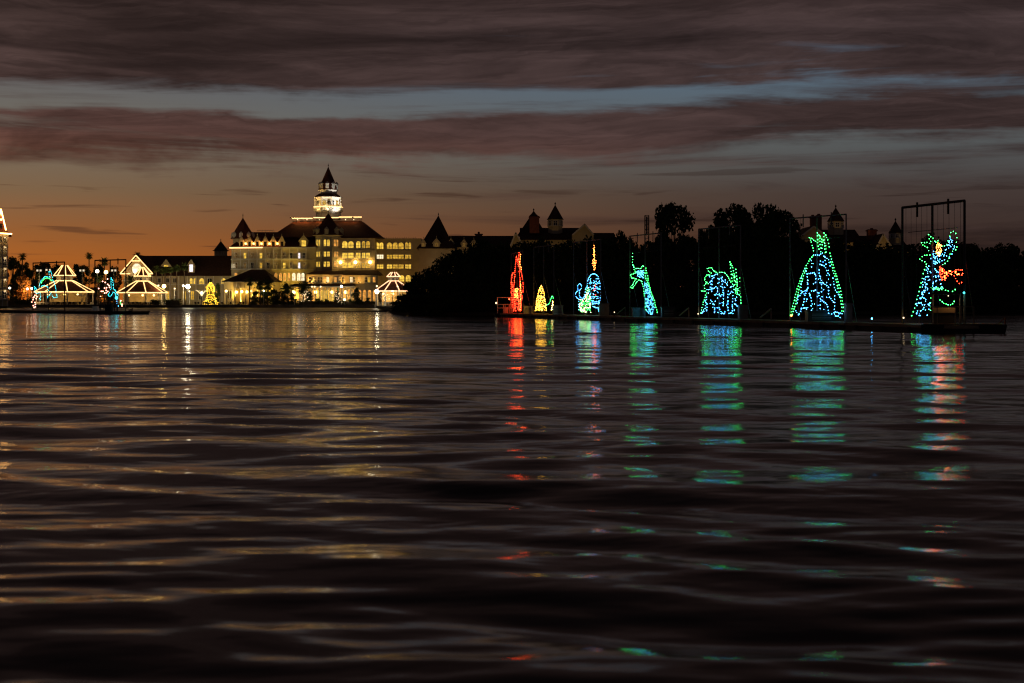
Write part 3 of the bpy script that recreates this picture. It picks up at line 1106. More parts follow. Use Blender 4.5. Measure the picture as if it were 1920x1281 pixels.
# ------------------------------------------------------------------ long hall with the light-trimmed gable
def build_hall():
    D = 515.0
    T = thing('long_hall', (PX(330, D), D, GZ), 'long white hall with big brown roof and a gable traced in warm lights', 'hall')
    zg = 0.5
    m = MB()
    m.box(PX(262, D), PX(437, D), D, D + 16, zg, PZ(517.5, D))
    m.build('wall', WALL, T)
    m = MB()
    m.hip(PX(262, D), PX(438, D), D - 1.4, D + 17, PZ(517.6, D), PX(262, D), PX(430, D), D + 7, D + 8.5, PZ(478.5, D))
    m.build('roof', DARKROOF, T)
    # gable front
    G = D - 3.0
    xl, xr, xa = PX(226.5, G), PX(287.5, G), PX(256, G)
    ze, za = PZ(513.5, G), PZ(479, G)
    m = MB()
    m.prism([(xl + 1, zg), (xr - 1, zg), (xr - 1, ze + 0.4), (xa, za - 0.6), (xl + 1, ze + 0.4)], G, G + 10)
    gb = m.build('gable_wall', INTER, T)
    m = MB()
    for sg, xe in ((-1, xl), (1, xr)):
        vs = []
        for (px, pz) in ((xe, ze), (xa, za)):
            for yy in (G - 0.8, G + 11):
                for dz in (0.0, 0.25):
                    vs.append((px, yy, pz + dz))
        m.add(vs, [(0, 4, 6, 2), (1, 3, 7, 5), (0, 1, 5, 4), (2, 6, 7, 3), (0, 2, 3, 1), (4, 5, 7, 6)])
    m.build('gable_roof', DARKROOF, gb)
    f = G - 0.9
    edge_lights(gb, [((xl, f, ze), (xa, f, za)), ((xr, f, ze), (xa, f, za)), ((xl, f, ze), (xl + 3.6, f, ze)), ((xr, f, ze), (xr - 2.5, f, ze)),
                     ((PX(248, G), f, PZ(489.5, G)), (PX(264, G), f, PZ(489.5, G)))], 0.19)
    # round window
    m = MB()
    cx, cz = PX(257, G), PZ(504, G)
    ring = [(cx + 1.75 * math.cos(a), G - 0.12, cz + 2.0 * math.sin(a)) for a in [2 * math.pi * i / 18 for i in range(19)]]
    m.tube(ring, 0.2, 5)
    rw = m.build('round_window', WHITE, gb)
    q = MB()
    q.prism([(cx + 1.65 * math.cos(2 * math.pi * i / 18), cz + 1.9 * math.sin(2 * math.pi * i / 18)) for i in range(18)], G - 0.06, G - 0.008)
    q.build('pane', WIN_W, rw)
    m = MB()
    m.sphere((PX(254, G), G - 1.0, PZ(508, G)), 0.6, 8, 5)
    gl = m.build('gable_lamp', GLOBE_W, gb)
    point_light(gl, (PX(254, G), G - 0.33, PZ(506, G)), (1.0, 0.55, 0.20), 130, 0.1)
    # dormers
    gable_dormer(T, 311.5, 15, 487, 497, 500.5, D + 0.2, 8, pane=WIN_Y, roof=DARKROOF, finial=False)
    gable_dormer(T, 358.5, 12, 487, 496, 511.5, D - 0.2, 8, pane=WIN_P, roof=DARKROOF, finial=False)
    # upper gallery
    for x in (300, 315, 328):
        window(T, x, 6.5, 522, 530, D, GLASSD, False, (2, 1))
    for x, w in ((358.5, 5.0), (366, 5.4), (378.5, 9.4), (419, 9.0)):
        window(T, x, w, 522, 532.5, D, WIN_Y, True, (2, 2))
    window(T, 393, 7, 522.5, 531, D, GLASSD, False, (2, 1))
    m = MB()
    m.box(PX(288, D), PX(436, D), D - 2.4, D - 0.003, PZ(534.4, D), PZ(533, D))
    for x in np.arange(289, 437, 16.2):
        m.box(PX(x, D) - 0.15, PX(x, D) + 0.15, D - 2.3, D - 2.0, zg, PZ(518, D))
    m.build('gallery', WHITE, T)
    for x in np.arange(296, 420, 15.5):
        window(T, x + 3, 6.0, 546, 562, D, WIN_G if (int(x) // 15) % 3 else GLASSD, False, (2, 2))
    return T


build_hall()


# ------------------------------------------------------------------ octagonal lakeside pavilions
def pavilion(xc, D, label, r0, zt, string=STRING, dims=None, power=260):
    d = dims
    T = thing('lakeside_pavilion', (PX(xc, D), D, GZ), label, 'pavilion', 'octagonal pavilions strung with lights on the shore')
    cx, cy = PX(xc, D), D
    n = 8

    def ring(r, z):
        return [(cx + math.sin(math.pi / n + 2 * math.pi * i / n) * r, cy - math.cos(math.pi / n + 2 * math.pi * i / n) * r, z) for i in range(n)]
    ze, zm, zd, zu, zp = [PZ(v, D) for v in (d['eave'], d['neck'], d['drum'], d['drum'] + 0.4, d['peak'])]
    s = D / F
    rn, rd, ru, rp = d['rn'] * s, d['rd'] * s, d['ru'] * s, d['rp'] * s
    m = MB()
    m.lathe(cx, cy, [(ze, r0), (ze + 0.12, r0), (zm, rn)], n)
    lo = m.build('lower_roof', ROOF, T)
    m = MB()
    m.lathe(cx, cy, [(zm - 0.2, rd), (zd, rd * 1.02)], n)
    dr = m.build('drum', WALL, T)
    for kk in range(n):
        a = 2 * math.pi * kk / n
        if -math.cos(a) > 0.2:
            continue
        ap = rd * math.cos(math.pi / n)
        face_window(dr, (cx + math.sin(a) * ap, cy - math.cos(a) * ap, zm + 0.35), (math.sin(a), -math.cos(a), 0), rd * 0.36, (zd - zm) * 0.5, GLASSD, False, 'louvre')
    m = MB()
    m.lathe(cx, cy, [(zd - 0.05, ru), (zd + 0.1, ru), (zp, rp)], n)
    upr = m.build('upper_roof', ROOF, T)
    A, B = ring(r0 + 0.08, ze + 0.1), ring(rn + 0.1, zm + 0.12)
    edge_lights(lo, [(A[i], A[(i + 1) % n]) for i in range(n)] + [(A[i], B[i]) for i in range(n)] + [(B[i], B[(i + 1) % n]) for i in range(n)], 0.17, string)
    A, B = ring(ru + 0.08, zd + 0.1), ring(rp + 0.08, zp + 0.05)
    edge_lights(upr, [(A[i], A[(i + 1) % n]) for i in range(n)] + [(A[i], B[i]) for i in range(n)], 0.17, string)
    # posts, back wall, railing, hanging lamps
    for i, (x, y, z) in enumerate(ring(r0 * 0.93, ze)):
        m = MB()
        m.beam((x, y, GZ - 0.2), (x, y, ze + 0.05), 0.34)
        m.build('post', WHITE, T)
    m = MB()
    m.box(cx - r0 * 0.62, cx + r0 * 0.62, cy + r0 * 0.30, cy + r0 * 0.42, GZ, ze - 0.1)
    m.build('bar_wall', INTER, T)
    m = MB()
    q = ring(r0 * 0.93, 0)
    for i in range(n):
        a, b = q[i], q[(i + 1) % n]
        m.beam((a[0], a[1], GZ + 1.0), (b[0], b[1], GZ + 1.0), 0.1)
        for j in range(1, 9):
            x, y = a[0] + (b[0] - a[0]) * j / 9, a[1] + (b[1] - a[1]) * j / 9
            m.beam((x, y, GZ - 0.1), (x, y, GZ + 1.0), 0.07)
    m.build('railing', WHITE, T)
    m = MB()
    m.box(cx - r0 * 0.5, cx + r0 * 0.42, cy - r0 * 0.1, cy + r0 * 0.05, GZ, GZ + 1.05)
    m.box(cx - r0 * 0.53, cx + r0 * 0.45, cy - r0 * 0.14, cy + r0 * 0.07, GZ + 1.05, GZ + 1.15)
    m.build('counter', FURN, T)
    for k, off in enumerate(d.get('lamps', (-0.45, 0.1, 0.55))):
        x, y, z = cx + off * r0, cy - r0 * 0.35, ze - 0.8
        m = MB()
        m.sphere((x, y, z), 0.36, 8, 5)
        lm = m.build('hanging_lamp', CEIL, T)
        point_light(lm, (x, y, z - 0.6), (1.0, 0.58, 0.16), power, 0.3)
    return T


pavilion(121.5, 492, 'leftmost octagonal pavilion outlined in warm lights beside the russet tree', 54.5 * 492 / F, 0,
         dims=dict(eave=548.2, neck=527.3, drum=517.5, peak=498, rn=15.5, rd=14.5, ru=19.5, rp=4.6))
pavilion(267.0, 490, 'octagonal pavilion outlined in warm lights under the lit gable of the hall', 46.5 * 490 / F, 0,
         dims=dict(eave=549.5, neck=528, drum=518.5, peak=502, rn=11.5, rd=10.8, ru=15.0, rp=2.5), power=330)
pavilion(738.0, 452, 'rightmost octagonal pavilion with pinkish roof lights half hidden by dark trees', 36.5 * 452 / F, 0, STRINGP,
         dims=dict(eave=546.5, neck=527.5, drum=519.3, peak=511, rn=9.0, rd=9.3, ru=12.6, rp=4.5, lamps=(-0.5, 0.0)), power=600)


# ------------------------------------------------------------------ hip-roofed boathouse restaurant
def build_boathouse():
    D = 489.0
    T = thing('boathouse', (PX(466, D), D, GZ), 'low cream boathouse with broad dark hip roof and glowing open front', 'boathouse')
    m = MB()
    m.box(PX(420, D), PX(440, D), D, D + 0.4, 0.5, PZ(528, D))
    m.box(PX(420, D), PX(424, D), D + 0.4, D + 14, 0.5, PZ(528, D))
    m.box(PX(492, D), PX(512, D), D, D + 0.4, 0.5, PZ(528, D))
    m.box(PX(508, D), PX(512, D), D + 0.4, D + 14, 0.5, PZ(528, D))
    m.box(PX(440.02, D), PX(491.98, D), D, D + 0.4, PZ(541, D), PZ(528, D))
    m.build('front_wall', WALL, T)
    m = MB()
    m.box(PX(424.1, D), PX(507.9, D), D + 9, D + 9.4, 0.5, PZ(528.3, D))
    m.build('back_wall', INTER, T)
    m = MB()
    m.hip(PX(416, D), PX(516, D), D - 1.6, D + 16, PZ(528.6, D), PX(464, D), PX(489, D), D + 7, D + 7.6, PZ(504.5, D))
    m.build('roof', DARKROOF, T)
    m = MB()
    m.box(PX(416.5, D), PX(515.5, D), D - 1.5, D - 1.2, PZ(529.6, D), PZ(528.55, D))
    m.build('fascia', WHITE, T)
    window(T, 430.5, 8.5, 545, 560, D, WIN_D, False, (2, 1), name='door')
    for x in (441.5, 452, 462, 473, 483):
        m = MB()
        m.beam((PX(x, D), D - 0.5, 0.5), (PX(x, D), D - 0.5, PZ(541, D)), 0.26)
        m.build('post', WHITE, T)
    for x, y in ((444.5, 548), (454.5, 547), (464, 547.5)):
        m = MB()
        m.sphere((PX(x, D), D - 1.0, PZ(y, D)), 0.46, 8, 5)
        gl = m.build('lantern', GLOBE_Y, T)
        point_light(gl, (PX(x, D), D - 0.42, PZ(y + 1, D)), (1.0, 0.56, 0.13), 85, 0.3)
        point_light(gl, (PX(x, D), D + 4.0, PZ(y + 1, D)), (1.0, 0.56, 0.13), 85, 0.3)
    # pale uplit plume of fabric over the doorway
    m = MB()
    m.lathe(PX(447, D), D - 0.6, [(PZ(541, D), 1.0), (PZ(535, D), 0.7), (PZ(531.5, D), 0.35)], 6)
    m.build('awning', CANVAS, T)
    return T


build_boathouse()


# ------------------------------------------------------------------ hotel block cut by the left edge of the photo
def build_edge_block():
    D = 470.0
    T = thing('hotel_block', (PX(15, D), D, GZ), 'tall cream balconied block with a light-edged gable, cut off by the left edge', 'hotel')
    m = MB()
    m.box(PX(-60, D), PX(13.2, D), D, D + 18, 0.5, PZ(443, D))
    m.build('wall', WALL, T)
    m = MB()
    ys = [443, 461, 481, 501.5, 522, 542.5, 562]
    for y in ys:
        m.box(PX(-60, D), PX(15.4, D), D - 2.2, D + 18, PZ(y + 0.8, D), PZ(y - 0.8, D))
    for x in (-14, -4, 5.5, 14.6):
        m.box(PX(x, D) - 0.14, PX(x, D) + 0.14, D - 2.1, D - 1.8, 0.5, PZ(443, D))
    for dy in (6, 12, 17.6):
        m.box(PX(14.6, D) - 0.14, PX(14.6, D) + 0.14, D + dy - 0.14, D + dy + 0.14, 0.5, PZ(443, D))
    bal = m.build('balcony_frame', WHITE, T)
    for y in ys[1:]:
        railing(bal, (PX(-60, D), D - 2.0, 0), (PX(14.8, D), D - 2.0, 0), PZ(y - 0.8, D), PZ(y - 6.2, D), 0.55, WHITE, 'balcony_rail', 0.06)
    for i, y in enumerate(ys[:-1]):
        for x in (-12, -1.2, 8.6):
            window(T, x, 6.0, y + 4.5, y + 16.5, D, WIN_D if (i + (x > -5)) % 3 else GLASSD, False, (2, 2))
        gl = MB()
        gl.sphere((PX(9.8, D), D - 0.8, PZ(y + 3.0, D)), 0.16, 6, 4)
        lm = gl.build('balcony_lamp', GLOBE_S, T)
        point_light(lm, (PX(9.8, D), D - 0.8, PZ(y + 5.0, D)), (1.0, 0.66, 0.34), 16, 0.1)
    # gable with its strings of light
    xa, xr = PX(2.6, D), PX(11.5, D)
    xl = 2 * xa - xr
    za, ze = PZ(392.5, D), PZ(432, D)
    m = MB()
    m.prism([(xl, ze), (xr, ze), (xa, za)], D - 0.5, D + 14)
    g = m.build('gable', ROOF, T)
    m = MB()
    m.hip(PX(-40, D), PX(21.5, D), D - 2.6, D + 19, PZ(440, D), PX(-30, D), PX(12, D), D - 0.4, D + 16, PZ(432, D))
    m.build('eave_roof', ROOF, T)
    edge_lights(g, [((xl, D - 0.8, ze), (xa, D - 0.8, za)), ((xr, D - 0.8, ze), (xa, D - 0.8, za))], 0.2, STRINGB)
    edge_lights(T, [((PX(-40, D), D - 2.9, PZ(437.0, D)), (PX(22, D), D - 2.9, PZ(439.4, D)))], 0.2, STRINGB)
    m = MB()
    m.box(PX(-1, D), PX(5.2, D), D - 0.62, D - 0.52, PZ(429, D), PZ(420, D))
    T.rotation_euler = (0, 0, R(19.5))
    gw = m.build('gable_window', GLASSD, g)
    m = MB()
    m.sphere((PX(2.8, D), D - 1.1, PZ(412.5, D)), 0.32, 6, 4)
    lm = m.build('gable_lamp', GLOBE_Y, g)
    point_light(lm, (PX(2.8, D), D - 1.8, PZ(412.5, D)), (1.0, 0.5, 0.15), 120, 0.3)


build_edge_block()


# ------------------------------------------------------------------ lodges behind the wooded point
def cupola_on(T, xc, ya, ye, yb, rw, D, n=8):
    s = D / F
    x = PX(xc, D)
    m = MB()
    m.lathe(x, D, [(PZ(yb + 8, D), rw * 0.90 * s), (PZ(ye + 1, D), rw * 0.90 * s), (PZ(ye, D), rw * 0.98 * s)], n)
    c = m.build('cupola', WALL, T)
    m = MB()
    m.lathe(x, D, [(PZ(ye + 0.4, D), rw * 1.06 * s), (PZ(ye - 1.2, D), rw * 0.97 * s), (PZ(ya, D), 0.05)], n)
    m.build('cupola_roof', DARKROOF, c)
    for kk in range(n):
        a = 2 * math.pi * kk / n
        if -math.cos(a) > 0.2:
            continue
        ap = rw * 0.90 * s * math.cos(math.pi / n)
        face_window(c, (x + math.sin(a) * ap, D - math.cos(a) * ap, PZ(ye + (yb - ye) * 0.62, D)), (math.sin(a), -math.cos(a), 0), rw * 0.42 * s, (yb - ye) * 0.42 * s, GLASSD, False, 'louvre')
    finial(c, x, D, PZ(ya, D), 0.7)


def chimney_on(T, x0, x1, y0, y1, D, caps=1):
    m = MB()
    m.box(PX(x0, D), PX(x1, D), D, D + 1.6, PZ(y1 + 8, D), PZ(y0, D))
    m.box(PX(x0 - 1.6, D), PX(x1 + 1.6, D), D - 0.2, D + 1.8, PZ(y0 + 3.5, D), PZ(y0 + 1.2, D))
    for i in range(caps):
        x = x0 + (x1 - x0) * (i + 0.5) / caps
        m.lathe(PX(x, D), D + 0.8, [(PZ(y0, D), 0.4), (PZ(y0 - 2.5, D), 0.3)], 8)
    return m.build('chimney', BRICK, T)


def gabled_block(T, x0, x1, yr, ye, D, depth, name='roof', over=0.0):
    """block whose ridge runs left-right"""
    m = MB()
    m.box(PX(x0, D), PX(x1, D), D, D + depth, 0.2, PZ(ye, D))
    m.build('wall', WALL, T)
    m = MB()
    a = over
    zc = PZ(ye, D)
    m.add([(PX(x0, D) - a, D - 0.8, zc), (PX(x1, D) + a, D - 0.8, zc), (PX(x1, D) + a, D + depth + 0.8, zc), (PX(x0, D) - a, D + depth + 0.8, zc),
           (PX(x0, D) - a, D + depth / 2, PZ(yr, D)), (PX(x1, D) + a, D + depth / 2, PZ(yr, D))],
          [(0, 1, 5, 4), (2, 3, 4, 5), (1, 2, 5), (3, 0, 4), (3, 2, 1, 0)])
    m.build(name, DARKROOF, T)


def front_gable(T, x0, x1, xp, yp, yb, D, depth):
    m = MB()
    m.prism([(PX(x0, D), 0.2), (PX(x1, D), 0.2), (PX(x1, D), PZ(yb, D)), (PX(xp, D), PZ(yp, D)), (PX(x0, D), PZ(yb, D))], D, D + depth)
    g = m.build('gable', WALL, T)
    m = MB()
    for xe in (x0, x1):
        e = 1.6 if xe > xp else -1.6
        k = (yb - yp) / abs(xe - xp)
        vs = []
        for (px, py) in ((xe + e, yb + 1.6 * k), (xp, yp)):
            for yy in (D - 0.5, D + depth):
                for dz in (0.03, 0.22):
                    vs.append((PX(px, D), yy, PZ(py, D) + dz))
        m.add(vs, [(0, 4, 6, 2), (1, 3, 7, 5), (0, 1, 5, 4), (2, 6, 7, 3), (0, 2, 3, 1), (4, 5, 7, 6)])
    m.build('gable_roof', DARKROOF, g)
    m = MB()
    for xe in (x0, x1):
        m.beam((PX(xe, D), D - 0.62, PZ(yb, D)), (PX(xp, D), D - 0.62, PZ(yp, D)), 0.2, 0.34)
    m.build('barge_board', WHITE, g)
    return g


def build_lodges():
    D = 330.0
    T = thing('lodge', (PX(1040, D), D, 0.4), 'dark gabled lodge with an octagonal cupola beside a brick chimney tower', 'lodge')
    gabled_block(T, 975, 1090, 424, 450, D, 16)
    front_gable(T, 957, 981, 967, 437, 462, D - 6, 10)
    front_gable(T, 1073, 1113, 1096, 421, 441, D - 3, 12)
    gabled_block(T, 1113, 1153, 434.5, 452, D + 3, 12, over=0.2)
    cupola_on(T, 1041, 384.5, 411.5, 431, 16, D + 5)
    s = D / F
    m = MB()
    m.hip(PX(970, D), PX(1027, D), D + 4, D + 12, PZ(440, D), PX(998, D), PX(1001, D), D + 7, D + 9, PZ(398, D))
    m.build('steep_roof', DARKROOF, T)
    chimney_on(T, 993, 1011, 405, 430, D + 2.2)
    m = MB()
    x = PX(1001, D)
    m.lathe(x, D + 3, [(PZ(405, D), 1.5), (PZ(404, D), 1.5), (PZ(400, D), 0.8), (PZ(394, D), 0.05)], 4)
    m.build('chimney_cap', DARKROOF, T)
    finial(T, x, D + 3, PZ(394, D), 0.6)

    D = 320.0
    T = thing('lodge', (PX(1580, D), D, 0.4), 'dark gabled lodge with twin brick chimneys and two small cupolas', 'lodge')
    gabled_block(T, 1535, 1618, 427.5, 455, D, 15)
    front_gable(T, 1502, 1548, 1525, 425, 443, D - 4, 12)
    gabled_block(T, 1612, 1655, 440, 458, D + 2, 12)
    front_gable(T, 1641, 1672, 1655, 440, 466, D - 3, 10)
    gabled_block(T, 1668, 1705, 449, 470, D + 1, 10)
    cupola_on(T, 1567, 389.5, 415, 433, 16, D + 5)
    cupola_on(T, 1679, 414.5, 437, 452, 13, D + 4)
    chimney_on(T, 1521, 1529.5, 405, 428, D - 1)
    chimney_on(T, 1532, 1541, 403, 428, D - 1)
    chimney_on(T, 1628, 1644, 430, 442, D + 4)

    D = 345.0
    T = thing('lodge', (PX(1815, D), D, 0.4), 'low dark roof end just visible among trees at the far right', 'lodge')
    gabled_block(T, 1770, 1838, 455, 472, D, 12, over=0.2)

    D = 520.0
    T = thing('lattice_mast', (PX(1212.5, D), D, 0.4), 'narrow dark lattice mast standing above the trees', 'mast')
    for x in (1209.2, 1216.3):
        for yy in (-0.7, 0.7):
            m = MB()
            m.beam((PX(x, D), D + yy, 0.3), (PX(x, D), D + yy, PZ(404, D)), 0.28)
            m.build('leg', IRON, T)
    m = MB()
    for i in range(18):
        z = PZ(404, D) - 1.7 * i
        m.beam((PX(1209.2, D), D - 0.7, z), (PX(1216.3, D), D - 0.7, z), 0.12)
        m.beam((PX(1209.2, D), D - 0.7, z), (PX(1216.3, D), D - 0.7, z - 1.7), 0.1)
        m.beam((PX(1209.2, D), D + 0.7, z), (PX(1216.3, D), D + 0.7, z), 0.12)
    m.build('lattice', IRON, T)
    m = MB()
    m.box(PX(1211.2, D), PX(1214.2, D), D - 0.3, D + 0.3, PZ(440, D), PZ(406, D))
    m.build('antenna_panel', GALV, T)


build_lodges()


# ================================================================== LIGHT BARGES ON THE LAKE
def plane_depth(x):
    """depth at which the ray through photo column x meets the line of barges (found from their waterlines)"""
    return 57.45 / ((x - 960.0) / F + 0.3089)


def plane_depth_left(x):
    """the second string, lying nearer the hotel"""
    return 245.0 - 0.12 * (x - 122.0)


class Sketch:
    def __init__(self, ox, oy, sc, depth, r):
        self.ox, self.oy, self.sc, self.depth, self.r = ox, oy, sc, depth, r * 0.50

    def pt(self, u, v):
        x, y = self.ox + u / self.sc, self.oy + v / self.sc
        D = self.depth(x)
        return P(x, y, D)

    def line(self, mb, pts, gap):
        """bulbs along a run of points; gap in metres"""
        pts = [self.pt(*p) for p in pts]
        carry = 0.0
        for a, b in zip(pts, pts[1:]):
            L = (b - a).length
            t = carry
            while t < L:
                p = a.lerp(b, t / L)
                j = self.r * 0.6
                mb.bulb(p + Vector((random.uniform(-j, j), random.uniform(-j, j) - 0.05, random.uniform(-j, j))), self.r * random.uniform(0.75, 1.2))
                t += gap * 1.25 * random.uniform(0.88, 1.12)
            carry = t - L

    def fill(self, mb, poly, n):
        xs = [p[0] for p in poly]
        ys = [p[1] for p in poly]
        k = 0
        placed = []
        tries = 0
        while k < n and tries < n * 60:
            tries += 1
            u, v = random.uniform(min(xs), max(xs)), random.uniform(min(ys), max(ys))
            ins = False
            for i in range(len(poly)):
                (x1, y1), (x2, y2) = poly[i], poly[i - 1]
                if (y1 > v) != (y2 > v) and u < (x2 - x1) * (v - y1) / (y2 - y1) + x1:
                    ins = not ins
            if not ins or any((u - a) ** 2 + (v - b) ** 2 < 60 for a, b in placed[-60:]):
                continue
            placed.append((u, v))
            mb.bulb(self.pt(u, v) - Vector((0, 0.06, 0)), self.r * random.uniform(0.7, 1.15))
            k += 1


def wire_frame(parent, sk, runs, r=0.018):
    """the bent metal rods the bulbs sit on"""
    mb = MB()
    for pts in runs:
        mb.tube([sk.pt(*p) + Vector((0, 0.05, 0)) for p in pts], r, 4)
    mb.build('figure_frame', IRON, parent)


def barge(xl, xr, ytl, ytr, depth, label, group, hull_l, hull_r, mid=True, wires=3, post_m=GALV, frame_z0=0.85, pr=0.055):
    """floating deck with a tall rectangular pipe frame; x in photo columns along the line"""
    A, B = depth(xl), depth(xr)
    a, b = Vector((PX(xl, A), A, 0)), Vector((PX(xr, B), B, 0))
    dirv = (b - a).normalized()
    nrm = Vector((-dirv.y, dirv.x, 0))
    if nrm.y > 0:
        nrm = -nrm                                       # towards the viewer
    mid_p = (a + b) / 2
    T = thing('light_barge', (mid_p.x, mid_p.y, 0), label, 'barge', group)
    HA, HB = depth(hull_l), depth(hull_r)
    ha, hb = Vector((PX(hull_l, HA), HA, 0)), Vector((PX(hull_r, HB), HB, 0))
    hw = 1.7
    mb = MB()

    def slab(z0, z1, w, p, q):
        vs = []
        for pt in (p, q):
            for sgn in (-1, 1):
                for z in (z0, z1):
                    vs.append(pt + nrm * (sgn * w) + Vector((0, 0, z)))
        mb.add(vs, [(0, 2, 3, 1), (4, 5, 7, 6), (0, 1, 5, 4), (2, 6, 7, 3), (1, 3, 7, 5), (0, 4, 6, 2)])
    slab(-0.3, 0.30, hw, ha, hb)
    mb.build('hull', HULL, T)
    mb = MB()
    slab(0.305, 0.50, hw + 0.12, ha - dirv * 0.1, hb + dirv * 0.1)
    mb.build('deck', DECK, T)
    L = (hb - ha).length
    # fenders along the side
    for i in range(4):
        p = ha + dirv * (L * (i + 0.5) / 4) + nrm * (hw + 0.16)
        m = MB()
        m.tube([p + Vector((0, 0, 0.05)), p + Vector((0, 0, 0.34))], 0.13, 6)
        m.build('fender', HULL, T)
    za, zb = PZ(ytl, A), PZ(ytr, B)
    ta, tb = a + Vector((0, 0, za)), b + Vector((0, 0, zb))
    posts = [(a, za), (b, zb)] + ([((a + b) / 2, (za + zb) / 2)] if mid else [])
    for p, z in posts:
        m = MB()
        m.tube([p + Vector((0, 0, 0.45)), p + Vector((0, 0, z))], pr, 6)
        m.build('post', post_m, T)
    m = MB()
    m.tube([ta, tb], pr * 1.15, 6)
    m.build('crossbar', post_m, T)
    # hangers below the crossbar
    for f in (0.25, 0.75):
        p = ta.lerp(tb, f)
        m = MB()
        m.beam(p + Vector((0, 0, 0.25)), p - Vector((0, 0, 0.75)), pr * 1.4)
        m.build('hanger', post_m, T)
    # stays to the rear
    for p, z in posts:
        m = MB()
        m.tube([p + Vector((0, 0, z * 0.62)), p - nrm * 1.6 - dirv * 1.2 + Vector((0, 0, 0.48))], 0.028, 4)
        m.build('stay', post_m, T)
    m = MB()
    for i in range(wires):
        f = (i + 0.7) / (wires + 0.4)
        p = ta.lerp(tb, f)
        m.tube([p, Vector((p.x, p.y, 0.5))], 0.011, 4)
    if wires:
        q0, q1 = ta.lerp(tb, 0.1), ta.lerp(tb, 0.9)
        m.tube([q0 - Vector((0, 0, 1.75)), q1 - Vector((0, 0, 1.7))], 0.02, 4)
        m.build('wires', IRON, T)
    return T, a, b, dirv, nrm


GRP = 'barges with light figures strung across the lake'


def at_line(x, depth, z=0.50):
    D = depth(x)
    return Vector((PX(x, D), D, z))


def deck_box(name, x, depth, off, w, d, h_, label, cat, material=IRON, group='machinery on the barge decks'):
    """engine housing: body, lid, louvres"""
    h = h_ * 0.82
    w *= 0.8
    p = at_line(x, depth)
    T = thing(name, (p.x, p.y + off, 0.502), label, cat, group)
    X, Y, Z = p.x, p.y + off, 0.502
    m = MB()
    m.box(X - w / 2, X + w / 2, Y - d / 2, Y + d / 2, Z, Z + h * 0.9)
    m.build('housing', material, T)
    m = MB()
    m.box(X - w / 2 - 0.05, X + w / 2 + 0.05, Y - d / 2 - 0.05, Y + d / 2 + 0.05, Z + h * 0.9, Z + h)
    m.build('lid', material, T)
    m = MB()
    for i in range(4):
        z = Z + h * (0.2 + 0.15 * i)
        m.box(X - w * 0.35, X + w * 0.35, Y - d / 2 - 0.04, Y - d / 2 - 0.001, z, z + 0.05)
    m.build('louvre', GALV, T)
    return T


def figure(T, sk, runs, fills=(), name='light_figure'):
    """runs: list of (material, gap, points); fills: (material, n, polygon)"""
    per = {}
    wires = []
    for mt, gap, pts in runs:
        sk.line(per.setdefault(mt.name, MB()), pts, gap)
        wires.append(pts)
    for mt, n, poly in fills:
        sk.fill(per.setdefault(mt.name, MB()), poly, n)
    for mn, mb in per.items():
        if mb.f:
            mb.build('light_bulbs', MATS[mn], T, kind='stuff')
    wire_frame(T, sk, wires)


